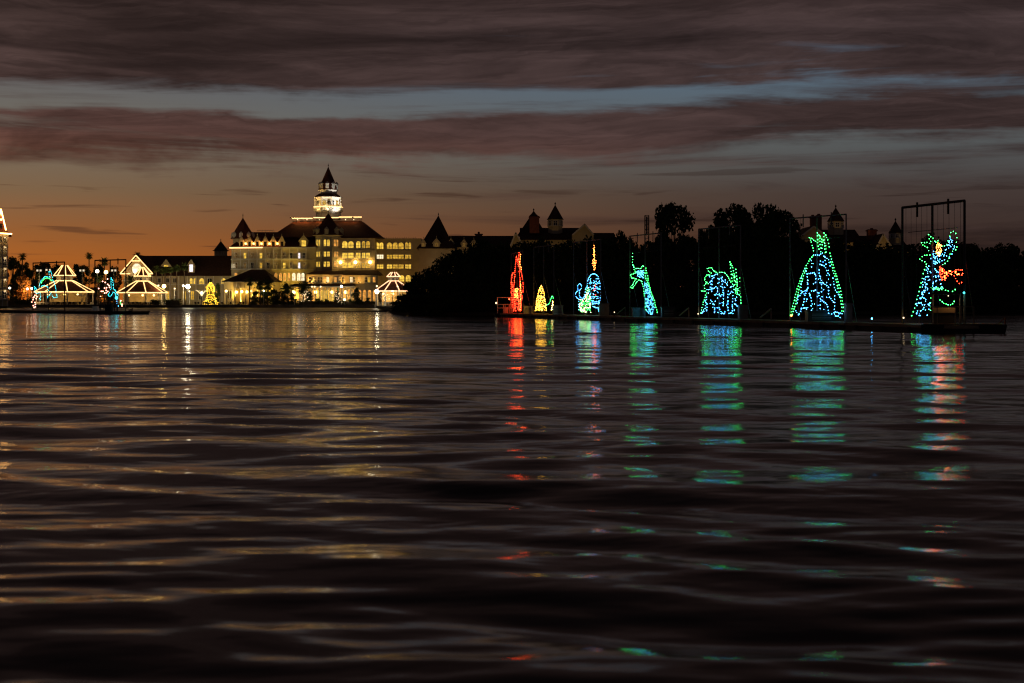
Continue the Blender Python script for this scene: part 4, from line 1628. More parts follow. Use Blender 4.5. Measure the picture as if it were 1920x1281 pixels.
def build_barges():
    pd = plane_depth
    # ---------------- 1: red flames
    T, a, b, dv, nr = barge(958.5, 980.5, 477, 470.5, pd, 'farthest light barge carrying tall red flame-like fronds', GRP, 951, 999)
    sk = Sketch(760, 380, 5.338, pd, 0.088)
    g = 0.20
    figure(T, sk, [
        (B_RED, g, [(1085, 1085), (1072, 1000), (1062, 900), (1060, 800), (1068, 730), (1085, 690)]),
        (B_RED, g, [(1100, 1080), (1090, 980), (1085, 860), (1095, 740), (1100, 640), (1112, 540)]),
        (B_RED, g, [(1112, 540), (1125, 575), (1128, 640)]),
        (B_RED, g, [(1140, 500), (1132, 560), (1138, 640), (1160, 690), (1175, 780), (1182, 850), (1175, 930), (1160, 990), (1160, 1085)]),
        (B_RED, g, [(1145, 640), (1140, 700), (1148, 780), (1145, 880), (1130, 960), (1140, 1080)]),
        (B_ORG, g, [(1155, 520), (1145, 600), (1165, 680)]),
        (B_RED, g, [(1070, 800), (1078, 900), (1082, 1000)]),
        (B_ORG, g, [(1150, 790), (1158, 900), (1148, 1000), (1150, 1080)]),
    ], [(B_RED, 70, [(1085, 900), (1165, 900), (1160, 1085), (1085, 1085)]), (B_ORG, 24, [(1095, 860), (1135, 860), (1135, 960), (1095, 960)]),
        (B_YEL, 8, [(1100, 870), (1130, 870), (1130, 950), (1100, 950)])])
    # ---------------- 2: pale cone
    T, a, b, dv, nr = barge(1001, 1038.5, 464, 460, pd, 'light barge carrying a short golden cone with a curled tail', GRP, 1001.5, 1066)
    sk = Sketch(910, 360, 4.577, pd, 0.085)
    cone = [(430, 1020), (438, 940), (458, 850), (480, 803), (500, 850), (515, 950), (525, 1020)]
    figure(T, sk, [
        (B_YEL, 0.22, cone), (B_YEL, 0.3, [(440, 980), (515, 985)]), (B_YEL, 0.3, [(450, 900), (508, 905)]),
        (B_GRN, 0.24, [(525, 970), (550, 960), (560, 920), (575, 890), (587, 920)]),
        (B_YEL, 0.24, [(565, 1015), (578, 930), (590, 1010)]),
    ], [(B_YEL, 110, cone), (B_WHT, 14, [(567, 1010), (578, 940), (588, 1010)])])
    # ---------------- 3: blue spout
    T, a, b, dv, nr = barge(1075.5, 1126.5, 455, 449, pd, 'light barge carrying a blue whale-like shape with an orange spout', GRP, 1068, 1143)
    sk = Sketch(910, 360, 4.577, pd, 0.082)
    g = 0.24
    figure(T, sk, [
        (B_BLU, g, [(875, 830), (878, 760), (900, 715), (935, 700), (965, 720), (982, 770), (988, 850), (985, 930), (970, 970)]),
        (B_BLU, g, [(800, 1010), (800, 920), (780, 905), (775, 870), (795, 840), (793, 800), (808, 785), (825, 800), (822, 830), (805, 850), (810, 900), (840, 920), (855, 880), (860, 830), (880, 810)]),
        (B_BLU, 0.2, [(905, 900), (920, 960), (975, 955)]), (B_BLU, 0.2, [(925, 985), (975, 1000), (965, 1040)]),
        (B_ORG, 0.3, [(932, 460), (933, 560), (936, 690)]),
    ], [(B_BLU, 62, [(885, 740), (975, 740), (980, 960), (915, 940), (885, 840)]),
        (B_WHT, 60, [(800, 920), (850, 910), (870, 815), (892, 815), (905, 920), (905, 1035), (815, 1035)]),
        (B_GRN, 62, [(800, 920), (850, 910), (870, 815), (892, 815), (905, 920), (905, 1035), (815, 1035)]),
        (B_ORG, 30, [(925, 470), (938, 470), (942, 560), (956, 610), (940, 660), (936, 690), (915, 610), (925, 560)]),
        (B_RED, 5, [(925, 720), (945, 720), (945, 890), (925, 870)])])
    # ---------------- 4: horned neck
    T, a, b, dv, nr = barge(1181, 1239.5, 443, 437, pd, 'light barge carrying a slender green horned sea creature neck', GRP, 1145, 1244)
    sk = Sketch(1140, 360, 4.575, pd, 0.078)
    g = 0.22
    figure(T, sk, [
        (B_GRN, g, [(208, 530), (210, 580), (212, 625), (235, 655), (280, 660), (300, 625), (302, 660)]),
        (B_GRN, g, [(325, 655), (335, 700), (345, 770), (370, 860), (395, 930), (410, 990), (425, 1050)]),
        (B_GRN, g, [(318, 670), (322, 740), (345, 800), (372, 880)]),
        (B_GRN, g, [(215, 630), (225, 670), (240, 690), (190, 715), (205, 740), (240, 745), (195, 820), (210, 825), (260, 755), (290, 765), (300, 800), (308, 870), (315, 920), (325, 1030)]),
        (B_BLU, g, [(305, 690), (303, 740)]), (B_BLU, g, [(325, 800), (350, 870), (380, 920)]), (B_BLU, g, [(330, 960), (360, 1030), (380, 1060)]),
    ], [(B_BLU, 30, [(250, 680), (300, 670), (300, 740), (250, 730)]), (B_BLU, 75, [(308, 770), (340, 790), (400, 980), (380, 1060), (330, 1030)])])
    # ---------------- 5: many-humped
    T, a, b, dv, nr = barge(1310, 1388.5, 430, 423, pd, 'light barge carrying a wide humped blue figure with a green spiny fin', GRP, 1246, 1396)
    sk = Sketch(1140, 360, 4.575, pd, 0.072)
    g = 0.225
    figure(T, sk, [
        (B_GRN, g, [(850, 660), (885, 648), (910, 680), (945, 700)]), (B_GRN, g, [(860, 680), (890, 700)]),
        (B_GRN, g, [(870, 715), (850, 710), (825, 745), (830, 760), (860, 790)]), (B_GRN, g, [(800, 850), (830, 855), (825, 800), (850, 775)]),
        (B_GRN, g, [(845, 870), (825, 920), (810, 980), (795, 1040)]), (B_GRN, g, [(960, 690), (1000, 690), (1030, 730), (1055, 780)]),
        (B_GRN, g, [(1045, 600), (1055, 680), (1065, 780), (1080, 840)]), (B_GRN, g, [(1045, 600), (1075, 660), (1085, 760)]),
        (B_GRN, g, [(1095, 665), (1105, 760), (1110, 880)]), (B_GRN, g, [(1130, 740), (1135, 850), (1138, 950), (1132, 1040)]),
        (B_BLU, g, [(895, 720), (888, 870)]), (B_BLU, g, [(890, 725), (930, 705), (945, 710)]), (B_BLU, g, [(940, 830), (940, 930)]), (B_BLU, g, [(970, 740), (990, 870), (985, 1000)]),
        (B_BLU, g, [(980, 760), (1010, 780), (1030, 810)]), (B_BLU, g, [(880, 930), (915, 970), (915, 1030)]), (B_BLU, g, [(1030, 850), (1025, 990), (1040, 1050)]),
        (B_BLU, g, [(1070, 860), (1065, 980), (1070, 1050)]), (B_BLU, g, [(850, 840), (920, 825), (930, 800)]), (B_BLU, g, [(800, 1040), (830, 1000), (850, 880)]),
        (B_BLU, g, [(1085, 960), (1130, 985)]), (B_BLU, g, [(850, 960), (845, 1030)]), (B_BLU, g, [(950, 990), (975, 1040), (1000, 1045)]),
    ], [(B_GRN, 26, [(1055, 690), (1125, 750), (1135, 900), (1090, 880)]), (B_BLU, 66, [(870, 720), (950, 700), (1040, 770), (1110, 900), (1115, 1050), (800, 1045), (850, 860)])])
    # ---------------- 6: tall wide cone
    T, a, b, dv, nr = barge(1481, 1586.5, 410, 402, pd, 'light barge carrying a tall blue mound crowned with green spikes', GRP, 1398, 1612)
    sk = Sketch(1400, 360, 4.577, pd, 0.068)
    g = 0.205
    G6 = [[(375, 1055), (400, 960), (430, 840), (470, 720), (510, 630), (550, 570), (580, 535)], [(390, 1050), (420, 960), (445, 850), (485, 730), (520, 640)],
          [(715, 525), (730, 600), (760, 690), (790, 780), (810, 870), (825, 960), (832, 1050)], [(720, 600), (748, 700), (775, 790), (797, 880), (812, 960), (815, 1040)],
          [(535, 395), (555, 430), (565, 480), (575, 530)], [(535, 395), (562, 402), (590, 425)], [(605, 352), (610, 450), (620, 500)],
          [(605, 352), (640, 400), (650, 450), (635, 520)], [(660, 352), (665, 430), (670, 500), (680, 540)], [(665, 352), (695, 410), (710, 490)], [(625, 375), (628, 440), (638, 500)], [(655, 420), (680, 470), (680, 520)]]
    B6 = [[(575, 540), (620, 545), (650, 525)], [(660, 550), (700, 580), (715, 635)], [(555, 590), (555, 660)], [(500, 660), (520, 705), (575, 690), (590, 720)],
          [(625, 620), (670, 635), (690, 690), (720, 730)], [(620, 670), (620, 720), (640, 760), (640, 880)], [(520, 730), (525, 830), (480, 860), (440, 900), (430, 970)],
          [(525, 830), (500, 880), (480, 980)], [(645, 775), (700, 815), (705, 900), (745, 950)], [(740, 740), (755, 830), (810, 920)], [(555, 850), (600, 845), (630, 920), (630, 1020)],
          [(635, 920), (690, 970), (705, 1060)], [(550, 910), (560, 970), (540, 990)], [(470, 1000), (535, 990)], [(420, 1020), (445, 1060), (470, 1000)], [(755, 890), (750, 1050)],
          [(760, 1030), (830, 1050)], [(760, 1065), (790, 1065), (815, 1090)], [(470, 740), (465, 850), (490, 870)], [(670, 560), (680, 640)], [(590, 720), (590, 780)]]
    figure(T, sk, [(B_GRN, g, p) for p in G6] + [(B_BLU, g, p) for p in B6],
           [(B_BLU, 46, [(560, 580), (700, 580), (790, 850), (820, 1060), (400, 1050), (470, 800)])])
    # ---------------- 7: winged figure
    T, a, b, dv, nr = barge(1692, 1808.5, 389.5, 376.5, pd, 'nearest light barge carrying a winged blue and green figure before a tall dark frame', GRP, 1625, 1836, wires=11, post_m=IRON, pr=0.085)
    sk = Sketch(1640, 360, 4.575, pd, 0.066)
    g = 0.24
    figure(T, sk, [
        (B_GRN, g, [(460, 365), (465, 400), (495, 460), (500, 490)]), (B_GRN, g, [(460, 365), (500, 400), (520, 430)]), (B_GRN, g, [(400, 435), (460, 435), (490, 455)]),
        (B_GRN, g, [(410, 455), (450, 480), (470, 525)]), (B_GRN, g, [(470, 540), (420, 545), (385, 578), (430, 600), (445, 630)]),
        (B_GRN, g, [(440, 640), (415, 700), (395, 790), (380, 860), (360, 930), (340, 1000), (315, 1070)]),
        (B_GRN, g, [(575, 465), (615, 460), (635, 400), (650, 350), (680, 335), (700, 370), (700, 460), (700, 495), (650, 520), (635, 580), (600, 615), (560, 635)]),
        (B_GRN, g, [(520, 430), (555, 415)]), (B_GRN, g, [(585, 830), (640, 855)]), (B_GRN, g, [(665, 850), (705, 830)]), (B_GRN, 0.2, [(560, 925), (600, 960), (660, 970), (690, 925)]),
        (B_GRN, g, [(480, 910), (475, 1000), (475, 1050)]), (B_BLU, g, [(505, 560), (550, 545)]), (B_BLU, g, [(510, 610), (560, 600), (610, 575)]),
        (B_BLU, g, [(400, 950), (385, 1060)]), (B_BLU, g, [(460, 760), (430, 830), (385, 920)]), (B_BLU, g, [(515, 660), (550, 730), (580, 820)]),
        (B_RED, 0.19, [(580, 660), (620, 690), (650, 700), (700, 665), (750, 670), (755, 715), (690, 700)]), (B_RED, 0.19, [(680, 720), (700, 760), (720, 785), (755, 770)]),
        (B_RED, 0.19, [(555, 640), (560, 700), (575, 765)]), (B_RED, 0.19, [(600, 700), (630, 720), (600, 750)]),
    ], [(B_ORG, 34, [(547, 430), (568, 450), (573, 500), (560, 540), (545, 550), (528, 530), (522, 490), (528, 450)]),
        (B_BLU, 24, [(620, 440), (650, 360), (695, 380), (695, 480), (620, 600), (600, 520)]), (B_BLU, 30, [(500, 500), (600, 540), (540, 620), (450, 640), (480, 560)]),
        (B_BLU, 44, [(445, 640), (530, 640), (585, 820), (560, 830), (480, 850), (390, 820)]), (B_BLU, 36, [(390, 830), (470, 850), (480, 1060), (325, 1060)]),
        (B_GRN, 16, [(480, 820), (580, 810), (580, 840), (490, 850)]), (B_RED, 22, [(550, 640), (580, 650), (610, 760), (570, 770)]), (B_ORG, 14, [(560, 660), (700, 680), (740, 700), (600, 740)])])

    # ---------------- deck clutter
    deck_box('generator', 1253, pd, 0.2, 1.6, 1.2, 1.25, 'dark generator box between the horned neck and the humped figure', 'generator')
    deck_box('generator', 1393, pd, 0.1, 0.9, 0.9, 1.5, 'teal-lit machine box right of the humped blue figure', 'generator', GALV)
    deck_box('generator', 1196, pd, -0.2, 1.5, 1.2, 1.1, 'low dark machine box left of the horned neck', 'generator', GALV)
    deck_box('generator', 1533, pd, -0.9, 2.6, 1.1, 1.0, 'wide dark box in front of the spiked blue mound', 'generator')
    deck_box('generator', 1132, pd, -0.1, 1.3, 1.0, 1.6, 'blue-lit machine box right of the whale-like shape', 'generator', GALV)
    deck_box('generator', 1046, pd, 0.0, 1.5, 1.0, 1.3, 'yellow-lit machine box beside the golden cone', 'generator', CANVAS)
    deck_box('generator', 990, pd, -0.2, 1.4, 1.0, 1.2, 'red-lit machine box right of the red flames', 'generator', CANVAS)
    deck_box('generator', 1587, pd, -0.6, 0.55, 0.7, 1.7, 'slim box right of the spiked blue mound', 'generator', GALV)
    # leaning ramps
    for x, lab in ((1169, 'ramp propped up on deck left of the horned neck'), (1287, 'ramp propped up on deck left of the humped figure'), (1440, 'ramp propped up on deck left of the spiked mound')):
        p = at_line(x, pd)
        T = thing('ramp', (p.x, p.y - 0.6, 0.502), lab, 'ramp', 'propped ramps on the barge decks')
        m = MB()
        m.beam((p.x - 0.75, p.y - 0.6, 0.7), (p.x + 0.15, p.y - 0.6, 1.45), 0.5, 0.08)
        m.build('plank', DECK, T)
        m = MB()
        m.beam((p.x + 0.15, p.y - 0.6, 0.502), (p.x + 0.15, p.y - 0.6, 1.42), 0.09)
        m.build('prop', GALV, T)
    for x, dz, col, lab in ((1150, 0.1, GLOBE_S, 'small amber deck lamp right of the whale-like shape'), (1305, 0.1, GLOBE_S, 'small amber deck lamp just left of the humped figure'),
                            (1477, 0.1, B_ORG, 'small orange deck lamp just left of the spiked mound'), (1683, 0.1, GLOBE_S, 'small amber deck lamp left of the winged figure'), (1625, 0.0, B_BLU, 'tiny blue deck lamp at the bow below the winged figure')):
        p = at_line(x, pd)
        T = thing('deck_lamp', (p.x, p.y - 1.5, 0.502), lab, 'lamp', 'small lamps along the barge decks')
        m = MB()
        m.tube([(p.x, p.y - 1.5, 0.502), (p.x, p.y - 1.5, 0.74 + dz)], 0.05, 6)
        m.build('stem', IRON, T)
        m = MB()
        m.sphere((p.x, p.y - 1.5, 0.80 + dz), 0.06, 6, 4)
        ln = m.build('lens', col, T)
        if col is GLOBE_S:
            point_light(ln, (p.x, p.y - 1.5, 0.90 + dz), (1.0, 0.5, 0.16), 9, 0.05, (0.6, 0.5, -0.5))

    # ---------------- tow boat at the far end (lit red)
    D = 186.0
    ox, oy, sc = 760, 380, 5.338

    def q(u, v, dd=0.0):
        return P(ox + u / sc, oy + v / sc, D + dd)
    T = thing('tow_boat', (q(990, 1100).x, D, 0), 'small open tow boat washed in red light at the far end', 'boat', 'boats pushing the light barges')
    m = MB()
    p0, p1 = q(885, 1110).x, q(1075, 1110).x
    m.add([(p0, D, 0.5), (p0 + 0.9, D - 1.3, 0.5), (p1, D - 1.4, 0.5), (p1, D + 1.4, 0.5), (p0 + 0.9, D + 1.3, 0.5),
           (p0 + 0.6, D, -0.3), (p0 + 1.2, D - 1.0, -0.3), (p1, D - 1.2, -0.3), (p1, D + 1.2, -0.3), (p0 + 1.2, D + 1.0, -0.3)],
          [(0, 1, 2, 3, 4), (5, 9, 8, 7, 6), (0, 5, 6, 1), (1, 6, 7, 2), (2, 7, 8, 3), (3, 8, 9, 4), (4, 9, 5, 0)])
    m.build('hull', HULL, T)
    m = MB()
    za = q(0, 955).z
    m.box(q(918, 0).x, q(1062, 0).x, D - 1.1, D + 1.1, za, za + 0.12)
    m.build('canopy', CANVAS, T)
    for u in (922, 1056):
        for yy in (-1.0, 1.0):
            m = MB()
            m.tube([(q(u, 0).x, D + yy, 0.5), (q(u, 0).x, D + yy, za + 0.02)], 0.045, 6)
            m.build('canopy_post', CANVAS, T)
    m = MB()
    for v in (1020, 1055):
        z = q(0, v).z
        m.beam((q(922, 0).x, D - 1.15, z), (q(1072, 0).x, D - 1.15, z), 0.10)
    for u in (925, 985, 1000, 1040, 1068):
        m.beam((q(u, 0).x, D - 1.15, 0.5), (q(u, 0).x, D - 1.15, q(0, 1018).z), 0.09)
    m.build('railing', CANVAS, T)
    m = MB()
    m.box(q(990, 0).x, q(1030, 0).x, D - 0.3, D + 0.5, 0.5, 1.3)
    m.build('console', CANVAS, T)
    m = MB()
    m.sphere((q(910, 0).x, D - 1.2, q(0, 1005).z), 0.13, 6, 4)
    nav = m.build('running_light', GLOBE_S, T)
    p = q(1040, 985)
    m = MB()
    m.sphere((p.x, D + 0.2, za - 0.15), 0.1, 6, 4)
    cl = m.build('boat_fill_light', B_RED, T)  # added red fill, stands in for the glow of the flame bulbs
    point_light(cl, (p.x, D + 0.0, za - 0.35), (1.0, 0.008, 0.004), 85, 0.15, (0, 0.4, -1), 176)

    # ---------------- push boat at the near end
    D = 91.5

    def q(u, v):
        return P(1640 + u / 4.575, 360 + v / 4.575, D)
    T = thing('tow_boat', (q(760, 1180).x, D, 0), 'dark push boat with railing and canopy at the near right end', 'boat', 'boats pushing the light barges')
    x0, x1 = q(420, 0).x, q(1115, 0).x
    m = MB()
    ang = -0.32

    def rot(px, py):
        cx, cy = (x0 + x1) / 2, D
        dx, dy = px - cx, py - cy
        return (cx + dx * math.cos(ang) - dy * math.sin(ang), cy + dx * math.sin(ang) + dy * math.cos(ang))

    def R3(px, py, z):
        a, b = rot(px, py)
        return (a, b, z)

    def rbox(mb, xa, xb, ya, yb, za, zb):
        vs = [R3(xa, ya, za), R3(xb, ya, za), R3(xb, yb, za), R3(xa, yb, za), R3(xa, ya, zb), R3(xb, ya, zb), R3(xb, yb, zb), R3(xa, yb, zb)]
        mb.add(vs, [(3, 2, 1, 0), (4, 5, 6, 7), (0, 1, 5, 4), (1, 2, 6, 5), (2, 3, 7, 6), (3, 0, 4, 7)])
    y0 = D
    pts = [(x0, y0 - 1.3), (x1 - 0.8, y0 - 1.3), (x1, y0 - 0.7), (x1, y0 + 0.7), (x1 - 0.8, y0 + 1.3), (x0, y0 + 1.3)]
    m.add([R3(px, py, 0.55) for px, py in pts] + [R3((px - x0) * 0.97 + x0, (py - y0) * 0.85 + y0, -0.3) for px, py in pts],
          [tuple(range(6)), tuple(range(11, 5, -1))] + [(i, i + 6, (i + 1) % 6 + 6, (i + 1) % 6) for i in range(6)])
    m.build('hull', HULL, T)
    m = MB()
    rbox(m, x0 + 0.1, x1 - 0.3, y0 - 1.15, y0 + 1.15, 0.553, 0.60)
    m.build('deck', DECK, T)
    m = MB()
    rbox(m, q(520, 0).x, q(690, 0).x, y0 - 0.6, y0 + 0.6, 0.60, 1.30)
    cb = m.build('cabin', IRON, T)
    m = MB()
    rbox(m, q(512, 0).x, q(698, 0).x, y0 - 0.68, y0 + 0.68, 1.302, 1.62)
    m.build('cabin_top', DECK, cb)
    ml = MB()
    lp = R3(q(640, 0).x, y0 - 0.85, 2.38)
    ml.sphere(lp, 0.035, 6, 4)
    cl = ml.build('boat_fill_light', GLOBE_S, T)  # warm fill light added to brighten the cabin top and rail
    point_light(cl, (lp[0], lp[1] - 0.25, lp[2]), (1.0, 0.52, 0.18), 16, 0.05, (0, 0.45, -1), 172)
    m = MB()
    rbox(m, q(505, 0).x, q(740, 0).x, y0 - 0.9, y0 + 0.9, q(0, 880).z, q(0, 868).z)
    m.build('canopy', IRON, T)
    for u in (512, 733):
        for yy in (-0.85, 0.85):
            a = R3(q(u, 0).x, y0 + yy, 0.6)
            m = MB()
            m.tube([a, (a[0], a[1], q(0, 879).z)], 0.03, 6)
            m.build('canopy_post', GALV, T)
    m = MB()
    zr = q(0, 985).z
    m.beam(R3(q(400, 0).x, y0 - 1.1, zr), R3(q(850, 0).x, y0 - 1.1, zr), 0.05)
    m.beam(R3(q(400, 0).x, y0 - 1.1, zr - 0.4), R3(q(850, 0).x, y0 - 1.1, zr - 0.4), 0.035)
    for u in (400, 550, 700, 745, 848):
        a = R3(q(u, 0).x, y0 - 1.1, 0.6)
        m.tube([a, (a[0], a[1], zr)], 0.03, 5)
    m.build('railing', DECK, T)
    m = MB()
    a = R3(q(1100, 0).x, y0, 0.55)
    b = R3(q(1045, 0).x, y0, 0.6)
    m.tube([(a[0], a[1], 0.5), (a[0], a[1], q(0, 1078).z)], 0.05, 6)
    m.tube([(a[0], a[1], q(0, 1078).z), b], 0.035, 6)
    m.build('bow_post', BRICK, T)
    m = MB()
    a = R3(q(767, 0).x, y0 - 0.4, 0)
    m.tube([(a[0], a[1], 0.6), (a[0], a[1], q(0, 870).z)], 0.03, 6)
    ms = m.build('light_mast', GALV, T)
    m = MB()
    m.sphere((a[0], a[1], q(0, 866).z), 0.07, 8, 5)
    m.build('running_light', B_TEA, ms)
    point_light(ms, (a[0], a[1] - 0.3, q(0, 866).z), (0.15, 0.9, 0.75), 5, 0.1, (0, 0.4, -1))

    # ---------------- second string, in front of the pavilions
    pl = plane_depth_left
    g2 = 'barges moored in front of the pavilions'
    T, a, b, dv, nr = barge(62, 121, 493.5, 491.5, pl, 'moored light barge carrying an arched teal serpent beside the russet tree', g2, -90, 140, wires=0, post_m=IRON, pr=0.10)
    sk = Sketch(40, 490, 12.81, pl, 0.12)
    g = 0.22
    figure(T, sk, [
        (B_TEA, g, [(430, 620), (450, 520), (500, 430), (570, 370), (640, 370), (700, 390)]), (B_GRN, g, [(480, 520), (550, 430), (620, 395), (690, 420), (750, 480)]),
        (B_TEA, g, [(670, 360), (665, 250), (710, 240), (740, 340), (770, 480), (800, 530), (830, 650), (835, 760), (870, 860), (780, 880), (730, 800)]),
        (B_TEA, g, [(480, 600), (560, 580), (630, 610), (660, 700), (650, 820), (625, 880), (700, 800), (720, 740)]),
        (B_TEA, g, [(370, 680), (315, 600), (320, 730), (380, 780), (430, 740), (470, 790), (475, 860), (455, 940), (440, 880)]),
    ])
    m = MB()
    for u, v in ((340, 820), (395, 850), (300, 875), (320, 860), (370, 895), (295, 925), (265, 980), (340, 990), (350, 1035), (300, 1065), (350, 1095), (320, 1110)):
        m.bulb(sk.pt(u, v) - Vector((0, 0.3, 0)), 0.125)
    m.build('light_bulbs', B_PNK, T, kind='stuff')
    T, a, b, dv, nr = barge(178, 236, 488.5, 487, pl, 'moored light barge carrying a small teal kite-shaped serpent and pink bulbs', g2, 144, 262, wires=0, post_m=IRON, pr=0.10)
    sk = Sketch(160, 500, 13.48, pl, 0.12)
    figure(T, sk, [
        (B_TEA, g, [(650, 290), (655, 400), (660, 520), (620, 640), (575, 720), (620, 770), (660, 730), (700, 640), (740, 660), (780, 770)]),
        (B_TEA, g, [(650, 290), (700, 360), (705, 460), (710, 560), (760, 600), (820, 700), (855, 750)]),
        (B_BLU, g, [(790, 840), (810, 900), (800, 940), (840, 1000)]), (B_GRN, g, [(890, 880), (900, 940), (920, 1000)]), (B_TEA, g, [(760, 600), (770, 680), (800, 770)]),
    ])
    m = MB()
    for u, v in ((575, 315), (450, 375), (515, 400), (580, 450), (610, 480), (625, 525), (550, 535), (500, 545), (350, 555), (460, 625), (415, 625), (540, 600), (580, 630), (545, 660), (500, 670), (400, 760), (940, 950), (940, 995), (910, 860)):
        m.bulb(sk.pt(u, v) - Vector((0, 0.3, 0)), 0.125)
    m.build('light_bulbs', B_PNK, T, kind='stuff')
    # pilot boat at its right end
    D = pl(250)
    T = thing('tow_boat', (PX(238, D), D - 1.0, 0), 'dark canopied push boat with a teal lamp in front of the pavilion', 'boat', 'boats pushing the light barges')
    x0, x1 = PX(202, D), PX(262, D)
    y0 = D - 4.2
    m = MB()
    m.add([(x0, y0 - 1.2, 0.5), (x1 - 0.7, y0 - 1.2, 0.5), (x1, y0, 0.62), (x1 - 0.7, y0 + 1.2, 0.5), (x0, y0 + 1.2, 0.5),
           (x0, y0 - 1, -0.3), (x1 - 1.1, y0 - 1, -0.3), (x1 - 0.6, y0, -0.3), (x1 - 1.1, y0 + 1, -0.3), (x0, y0 + 1, -0.3)],
          [(0, 1, 2, 3, 4), (9, 8, 7, 6, 5)] + [(i, i + 5, (i + 1) % 5 + 5, (i + 1) % 5) for i in range(5)])
    m.build('hull', HULL, T)
    m = MB()
    m.box(PX(205, D), PX(232, D), y0 - 1.0, y0 + 1.0, PZ(558.5, D), PZ(556.5, D))
    m.build('canopy', IRON, T)
    for x in (206, 231):
        for yy in (-0.9, 0.9):
            m = MB()
            m.tube([(PX(x, D), y0 + yy, 0.5), (PX(x, D), y0 + yy, PZ(558.3, D))], 0.06, 6)
            m.build('canopy_post', IRON, T)
    m = MB()
    m.tube([(PX(259, D), y0, 0.5), (PX(262, D), y0, PZ(578, D))], 0.08, 6)
    m.tube([(PX(262, D), y0, PZ(578, D)), (PX(255, D), y0, 0.6)], 0.06, 6)
    m.build('bow_post', BRICK, T)
    m = MB()
    m.tube([(PX(233.5, D), y0 - 0.5, 0.5), (PX(233.5, D), y0 - 0.5, PZ(560, D))], 0.05, 6)
    ms = m.build('light_mast', GALV, T)
    m = MB()
    m.sphere((PX(233.5, D), y0 - 0.5, PZ(558.8, D)), 0.24, 8, 5)
    m.build('running_light', B_TEA, ms)
    m = MB()
    m.box(PX(212, D), PX(224, D), y0 - 0.4, y0 + 0.5, 0.5, 1.6)
    m.build('console', IRON, T)
    # pale gear on the moored barge
    p = at_line(184, pl)
    T = thing('cooler_crate', (p.x, p.y - 1.4, 0.502), 'small white crate standing on the moored barge deck', 'crate')
    m = MB()
    m.box(p.x - 0.42, p.x + 0.42, p.y - 1.7, p.y - 1.1, 0.502, 1.15)
    m.build('box', WHITE, T)
    m = MB()
    m.box(p.x - 0.45, p.x + 0.45, p.y - 1.73, p.y - 1.07, 1.15, 1.25)
    m.build('lid', WHITE, T)


build_barges()


# ================================================================== TREES
def leaf_cloud(rng, clumps, n, size, squash=1.0):
    """many small bent leaf sprays spread through a set of ellipsoids; returns (verts, faces)"""
    vs, fs = [], []
    wts = np.array([c[3] * c[4] * c[5] for c in clumps]) ** 0.67
    wts = wts / wts.sum()
    pick = rng.choice(len(clumps), n, p=wts)
    for ci in pick:
        cx, cy, cz, rx, ry, rz = clumps[ci]
        d = rng.normal(size=3)
        d /= np.linalg.norm(d)
        r = (0.25 + 0.75 * rng.random() ** 0.5) * rng.uniform(0.85, 1.12)
        c = np.array([cx + d[0] * r * rx, cy + d[1] * r * ry, cz + d[2] * r * rz])
        a = rng.normal(size=3)
        a /= np.linalg.norm(a)
        b = np.cross(a, rng.normal(size=3))
        b /= np.linalg.norm(b)
        s = size * rng.uniform(0.55, 1.35)
        nrm = np.cross(a, b)
        o = len(vs)
        w = s * rng.uniform(0.3, 0.5)
        vs += [tuple(c - a * s * 0.5), tuple(c + b * w + nrm * s * 0.12), tuple(c + a * s * 0.55), tuple(c - b * w + nrm * s * 0.12)]
        fs += [(o, o + 1, o + 2), (o, o + 2, o + 3)]
    return vs, fs


